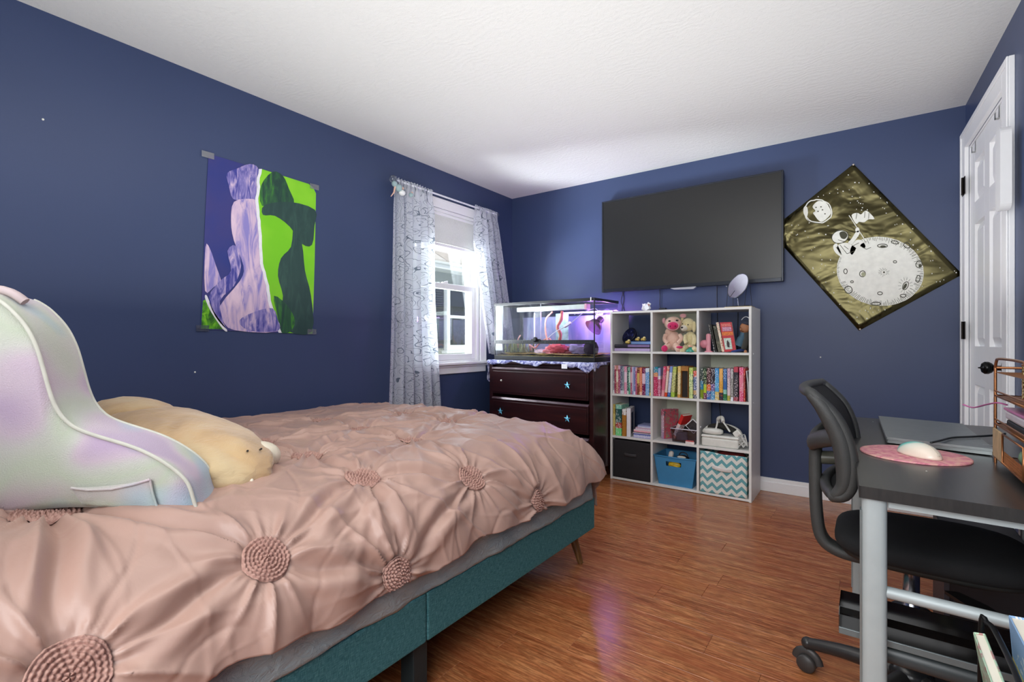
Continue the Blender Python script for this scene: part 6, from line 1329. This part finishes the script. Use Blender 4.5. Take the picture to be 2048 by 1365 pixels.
m = MB(); m.tube([Mm @ Vector((.058-.0*k, 0, .010+.002*k)) for k in range(2)], .004, 8); m.tube([Mm @ Vector((x_, 0, .0362*math.sqrt(max(0, 1-(x_/.062)**2))+.0002)) for x_ in (.056, .046, .036, .026, .016)], .0012, 6); m.build('button_split', mat('#c9bfae', .4), ms_)

# copper wire desk organizer with its contents
COP = mat('#b97f55', .3, .85, var=.1); ox, oy0, oy1 = .270, 1.46, 1.778; oxb = ox+.17
ogr = empty('desk_organizer', (ox+.09, 1.62, ZD), 'copper wire desk organizer with trays at the right edge', 'organizer')
Z1, Z2, Z3, Z4 = .757, .843, .916, .988
m = MB()
for (x_, y_) in ((ox, oy0), (ox, oy1), (oxb, oy0), (oxb, oy1)): m.tube([(x_, y_, ZD), (x_, y_, Z4)], .0032, 8)
for x_ in (ox, oxb): m.tube(smooth_pts([(x_, oy1, Z4), (x_, oy1-.012, Z4+.016), (x_, oy1-.05, Z4+.024), (x_, oy0+.05, Z4+.024), (x_, oy0+.012, Z4+.016), (x_, oy0, Z4)], 4), .0032, 8)
for y_ in (oy0, oy1): m.tube([(ox, y_, Z4), (oxb, y_, Z4)], .0032, 8)
m.build('wire_frame', COP, ogr)
def meshsheet(nm, o, ax, ay, n1, n2, r=.0007):
    m = MB(); o, ax, ay = Vector(o), Vector(ax), Vector(ay)
    for i in range(n1+1): m.tube([o+ax*(i/n1), o+ax*(i/n1)+ay], r, 4)
    for i in range(n2+1): m.tube([o+ay*(i/n2), o+ay*(i/n2)+ax], r, 4)
    x_ = m.build(nm, COP, ogr); x_['kind'] = 'stuff'; return x_
for z_ in (Z1, Z2, Z3):
    m = MB(); m.tube([(ox, oy0, z_), (oxb, oy0, z_), (oxb, oy1, z_), (ox, oy1, z_)], .0028, 8, closed=True); m.tube([(ox, oy0, z_+.012), (ox, oy1, z_+.012)], .002, 6); m.build('tray_rim', COP, ogr)
    m = MB(); m.box((ox+.003, oy0+.003, z_-.0012), (oxb-.003, oy1-.003, z_-.0002)); m.build('tray_floor', mat('#8a5a34', .5, .5, var=.3, scale=200), ogr)
meshsheet('mesh_tray', (ox, oy0, Z4-.012), (oxb-ox, 0, 0), (0, oy1-oy0, 0), 20, 34)
# drawer with pale wooden face and open mesh window
m = MB(); m.box((ox-.006, 1.675, Z1+.003), (ox-.001, oy1-.004, Z2-.010)); m.build('drawer_face', mat('#c9ad84', .5, .2, var=.15, scale=40), ogr, bevel=.002)
m = MB(); m.tube([(ox-.004, oy0+.01, Z1+.004), (ox-.004, 1.67, Z1+.004), (ox-.004, 1.67, Z2-.012), (ox-.004, oy0+.01, Z2-.012)], .0022, 8, closed=True); m.build('drawer_rim', COP, ogr)
meshsheet('drawer_mesh', (ox-.003, oy0+.01, Z1+.004), (0, 1.66-oy0-.01, 0), (0, 0, .03), 26, 5)
# mesh pencil cup standing at the back tray
pc_ = empty('mesh_cup', (ox+.07, 1.66, Z3+.001), 'gold zigzag mesh cup on the upper tray of the copper organizer', 'cup')
q = NT('gold_mesh_weave'); q.set(.3, .85, .5); v = q.coord(); q.l(q.ramp(q.noise(q.mapping(v, (200, 200, 200), (.6, .6, 0)), 1, 1), [(.4, srgb('#8a6a3a')), (.6, srgb('#e0cfa0'))]), q.b.inputs['Base Color']); GM = q.m
m = MB(); R_, zc0_, hh_ = .042, Z3+.0012, .083
for k in range(22):
    for sg in (1, -1):
        a0 = 2*math.pi*k/22; m.tube([(ox+.07+R_*math.cos(a0+sg*.9*t/6), 1.655+R_*math.sin(a0+sg*.9*t/6), zc0_+hh_*t/6) for t in range(7)], .0011, 4)
m.build('weave', GM, pc_)['kind'] = 'stuff'
m = MB()
for z_ in (zc0_+.001, zc0_+hh_): m.tube([(ox+.07+R_*math.cos(a), 1.655+R_*math.sin(a), z_) for a in [2*math.pi*k/32 for k in range(32)]], .0022, 6, closed=True)
m.lathe([(0, 0), (R_, 0), (R_, .0012)], 24, 0, T(ox+.07, 1.655, zc0_-.001)); m.build('rim', COP, pc_)
pb_ = empty('pink_case', (ox+.07, 1.62, Z2+.001), 'translucent pink-white case on the middle tray of the copper organizer', 'case')
m = MB(); m.box((ox+.012, 1.50, Z2+.018), (ox+.11, 1.74, Z2+.040)); m.build('case_body', mat('#dcd6dc', .3), pb_, bevel=.006)
m = MB(); m.box((ox+.010, 1.498, Z2+.0405), (ox+.112, 1.745, Z2+.047)); m.build('case_lid', mat('#d68ab8', .3), pb_, bevel=.002)
m = MB(); m.box((ox+.014, 1.502, Z2+.0005), (ox+.108, 1.738, Z2+.0175)); tag(m.build('dark_pouch', mat('#2b3236', .5), bevel=.004), 'black flat pouch under the pink case in the organizer', 'pouch')
a = on_z(1943, 821, .86); 
tag(MB().tube(smooth_pts([Vector((.232, 1.98, .868)), Vector((.247, 1.93, .866)), Vector((.262, 1.84, .885)), Vector((.272, 1.765, .898)), Vector((.285, 1.74, .896))], 6), .0032, 8, flat=.6).build('pink_strap', mat('#cc6aa6', .4)), 'thin magenta strap poking out of the organizer toward the door', 'strap')
for k, (c_, nm, yy) in enumerate((('#6f8a72', 'grey-green yarn bundle', 1.61), ('#cf4a34', 'orange-red yarn bundle', 1.54))):
    m = MB(); m.ball((ox+.05, yy, Z1+.0285), (.038, .032, .027), fn=lambda d: 1+.12*noise.noise(d*8)); tag(m.build('yarn_bundle', mat(c_, .9, bump=.9, bscale=90, var=.25)), nm+' in the copper organizer drawer', 'yarn')

# ------------------------------------------------------------------ desk chair
chr_ = empty('office_chair', (.10, 1.79, 0), 'black mesh-backed swivel desk chair pushed under the desk', 'chair')
PLS = mat('#3b3c3b', .5, bump=.4, bscale=600); SEATM = mat('#17181a', .9, bump=.5, bscale=500); cx0, cy0 = .10, 1.79
m = MB(); sx_, sy_ = .230, .190
m.ball((cx0+.040, cy0+.05, .478), (sx_, sy_, .046), seg=48, ring=24, fn=lambda d: (abs(d.x)**3.4+abs(d.y)**3.4+abs(d.z)**2.6)**(-1/3.0)*.96)
m.build('seat', SEATM, chr_)
m = MB(); m.ball((cx0+.040, cy0+.05, .452), (sx_-.015, sy_-.02, .032), seg=40, ring=16, fn=lambda d: (abs(d.x)**3.4+abs(d.y)**3.4+abs(d.z)**2.6)**(-1/3.0)*.96); m.build('seat_pan', mat('#242625', .6), chr_)
yb_ = 1.79
def rbar(mb, pts, w_, h_, M=None):
    """bar of rounded rectangular section following pts in the x-z plane"""
    S_ = smooth_pts(pts, 6); n = len(S_); vs = []
    for i, p in enumerate(S_):
        t = (S_[min(i+1, n-1)]-S_[max(i-1, 0)]).normalized(); nn = Vector((0, 1, 0)).cross(t).normalized(); hh = h_[0]+(h_[1]-h_[0])*i/(n-1) if isinstance(h_, tuple) else h_
        for a in range(12):
            an = 2*math.pi*a/12; ca, sa = math.cos(an), math.sin(an); vs.append(p+Vector((0, 1, 0))*w_/2*math.copysign(abs(ca)**.5, ca)+nn*hh/2*math.copysign(abs(sa)**.5, sa))
    mb.add(vs, [(i*12+j, i*12+(j+1) % 12, (i+1)*12+(j+1) % 12, (i+1)*12+j) for i in range(n-1) for j in range(12)]+[tuple(range(12))[::-1], tuple(range((n-1)*12, n*12))], 0, True)
m = MB(); rbar(m, [(.11, yb_, .425), (.0, yb_, .420), (-.075, yb_, .428), (-.115, yb_, .460), (-.128, yb_, .54), (-.131, yb_, .66), (-.130, yb_, .735), (-.130, yb_, .760)], .060, (.030, .036)); m.build('back_post', PLS, chr_)
def bprof(v):    # backrest side profile (x, z), bottom to top
    pts = [(-.078, .635), (-.055, .642), (-.038, .675), (-.036, .73), (-.046, .79), (-.068, .845), (-.100, .885), (-.132, .915)]
    f = v*(len(pts)-1); i = min(int(f), len(pts)-2); a = f-i
    S_ = pts; p0, p1, p2, p3 = [Vector(S_[max(0, min(len(S_)-1, i+k))]) for k in (-1, 0, 1, 2)]
    return .5*((2*p1)+(-p0+p2)*a+(2*p0-5*p1+4*p2-p3)*a*a+(-p0+3*p1-3*p2+p3)*a**3)
HWD = .215
def bsurf(u, v, off=0):
    p = bprof(v); hw = HWD*(1-.10*(1-v)-.06*v**4); y = (u*2-1)*hw
    return Vector((p.x-.030*(1-(u*2-1)**2)+off+.004, yb_+y, p.y))
q = NT('black_mesh_fabric'); q.set(.8); v = q.coord(); q.l(q.ramp(q.noise(v, 900, 1), [(.45, srgb('#0c0c0d')), (.6, srgb('#1f2022'))]), q.b.inputs['Base Color']); 
m = MB(); m.grid(20, 30, lambda u, v: bsurf(.03+.94*u, .03+.94*v, .006)); m.build('mesh_back', q.m, chr_, solid=.003)
fp = [bsurf(0, v/20) for v in range(21)]+[bsurf(u/12, 1) for u in range(1, 12)]+[bsurf(1, 1-v/20) for v in range(21)]+[bsurf(1-u/12, 0) for u in range(1, 12)]
m = MB(); m.tube(fp, [.015]*len(fp), 10, closed=True); m.build('back_rim', PLS, chr_)
for yy in (.0, 1.0):
    m = MB(); 
    for k in range(2): pass
    sgn = -1 if yy == 0 else 1
    a = bsurf(yy, .32); b_ = bsurf(yy, .62)
    S_ = smooth_pts([bsurf(yy, .08)+Vector((-.012, 0, 0)), bsurf(yy, .30)+Vector((-.016, -.004*sgn, 0)), bsurf(yy, .55)+Vector((-.016, -.004*sgn, 0)), bsurf(yy, .8)+Vector((-.012, 0, 0)), bsurf(yy, .97)+Vector((-.006, 0, 0))], 6)
    m.tube(S_, [.012+.012*math.sin(math.pi*i/(len(S_)-1)) for i in range(len(S_))], 10); m.build('side_frame', PLS, chr_)
m = MB(); rc = [(-.135, yb_, .742), (-.130, yb_-.07, .760), (-.095, yb_-.15, .785), (-.062, yb_-HWD*.93, .80)]
m.tube(smooth_pts(rc, 6), .017, 10, flat=1.5); m.tube(smooth_pts([(a, 2*yb_-b_, c_) for a, b_, c_ in rc], 6), .017, 10, flat=1.5); m.build('lumbar_yoke', PLS, chr_)
m = MB(); m.tube([(-.118, yb_, .700), (-.06, yb_, .705)], .020, 14); m.build('tension_knob', mat('#5a5b50', .4), chr_)
m = MB(); m.lathe([(.021, .300), (.0195, .301), (.0195, .425)], 24, 0, T(cx0, cy0, 0)); m.build('gas_lift', mat('#c8cad0', .15, 1.0), chr_)
m = MB(); m.lathe([(.027, .08), (.027, .285), (.046, .290), (.046, .302), (.020, .306)], 28, 0, T(cx0, cy0, 0)); m.build('lift_cover', BLK, chr_)
m = MB(); m.lathe([(.032, .06), (.050, .075), (.052, .125), (.040, .145), (.026, .150)], 28, 0, T(cx0, cy0, 0)); m.build('hub', mat('#27282a', .25), chr_)
m = MB(); m.prism([(.16, 1.69, .405), (.22, 1.60, .400), (.275, 1.575, .397), (.285, 1.59, .397), (.24, 1.66, .402), (.19, 1.70, .405)], (0, 0, .008)); m.build('height_lever', mat('#161617', .3), chr_, bevel=.003)
a00 = math.atan2(1.845-cy0, -.161-cx0)
CAS = mat('#3d3a39', .45)
for k in range(5):
    an = a00+2*math.pi*k/5; dx, dy = math.cos(an), math.sin(an); Rr = .262
    m = MB(); p0 = Vector((cx0+dx*.035, cy0+dy*.035, .112)); p1 = Vector((cx0+dx*Rr, cy0+dy*Rr, .088)); side_ = Vector((-dy, dx, 0))
    m.tube(smooth_pts([p0, (p0+p1)/2+Vector((0, 0, .008)), p1], 5), [.026-.010*i/10 for i in range(11)], 12, flat=1.0); m.ball(p1, (.018, .018, .018)); m.build('base_arm', mat('#2c2b2b', .35), chr_)
    m = MB(); c0 = p1+Vector((0, 0, -.060)); 
    m.lathe([(.008, -.005), (.008, .045)], 10, 0, T(p1.x, p1.y, .055))
    for sg in (-1, 1):
        cc0 = Vector((p1.x, p1.y, .0275))+side_*.014*sg; Mw = Matrix.Translation(cc0) @ side_.to_track_quat('Z', 'Y').to_matrix().to_4x4(); m.lathe([(.0, -.0095), (.024, -.0095), (.0272, -.005), (.0272, .005), (.024, .0095), (0, .0095)], 22, 0, Mw)
    cc0 = Vector((p1.x, p1.y, .030)); 
    m.tube([cc0+Vector((dx*.030*math.cos(a), dy*.030*math.cos(a), .030*math.sin(a))) for a in [math.pi*j/8 for j in range(9)]], .010, 8, flat=1.6)
    m.build('caster', CAS, chr_)

# computer tower under the desk
pt = empty('computer_tower', (.33, 2.3, 0), 'dark grey computer tower on the floor under the desk', 'computer')
m = MB(); m.box((.20, 2.06, .012), (.40, 2.44, .43)); m.build('case', mat('#3b3b41', .5), pt, bevel=.004)
m = MB(); m.box((.195, 2.055, .012), (.208, 2.0595, .43)); m.build('front_trim', mat('#55565e', .4), pt)
m = MB(); m.box((.208, 2.052, .02), (.40, 2.0595, .425)); m.build('front_panel', mat('#2b2b30', .4), pt, bevel=.002)
for x_ in (.22, .38):
    for y_ in (2.1, 2.4): MB().lathe([(.012, 0), (.012, .012)], 12, 0, T(x_, y_, 0)).build('rubber_foot', BLK, pt)

# magazine rack with books at the near desk end
rk = empty('magazine_rack', (.31, 1.05, 0), 'black wire rack standing at the near end of the desk', 'rack')
WB = mat('#17181a', .35, .5); rx0, rx1, ry0, ry1, rz1 = .160, .44, .93, 1.172, .575
m = MB()
for x_ in (rx0, rx1):
    m.tube(smooth_pts([(x_, ry1, 0.004), (x_, ry1+.003, .3), (x_, ry1, rz1-.02), (x_+(.006 if x_ == rx0 else -.006), ry1-.012, rz1), (x_+(.012 if x_ == rx0 else -.012), ry1-.06, rz1+.002), (x_+(.012 if x_ == rx0 else -.012), ry0+.03, rz1), (x_, ry0, rz1-.03), (x_, ry0, .3), (x_, ry0, .004)], 5), .0042, 8)
m.tube([(rx0, ry1, .32), (rx1, ry1, .32), (rx1, ry0, .32), (rx0, ry0, .32)], .0035, 8, closed=True); m.build('wire_frame', WB, rk)
m = MB()
for k in range(9): x_ = rx0+(rx1-rx0)*k/8; m.tube([(x_, ry0, .322), (x_, ry1, .322)], .002, 6)
m.build('bottom_wires', WB, rk)
random.seed(77)
G7 = 'books in the wire rack'
def rbook(x, y, w_, d_, h_, cs, st_, ik, lb, tilt, yaw=0, nm='book'):
    return book(x, y, .326, w_, d_, h_, cs, st_, ik, lb, G7, tilt=tilt, yaw=yaw, name=nm, seed=x*90)
o = rbook(.192, ry1-.012, .016, .19, .232, ['#8fc0a0', '#9cc8a8', '#b4d4b8'], [0, .5, .8], '#b06a70', 'mint green booklet leaning left out of the wire rack', R(9), R(180), 'booklet')
o = rbook(.222, ry1-.010, .022, .19, .272, ['#4a78b0', '#8ab0dc', '#e0c840', '#90b4dc'], [0, .35, .6, .75], '#f0f4f8', 'light blue book with yellow spot in the wire rack', R(4), R(180))
o = rbook(.256, ry1-.008, .032, .19, .285, ['#e6dcc8', '#e8e0cc', '#e2c060'], [0, .5, .9], '#2a2620', 'thick cream book with black pattern in the wire rack', R(3.5), R(180))
o = rbook(.298, ry1-.012, .026, .19, .27, ['#8a3a40', '#a84a4c'], [0, .5], '#f0e0d0', 'brick red book deeper in the wire rack', R(3), R(180))
# crumbs on the floor
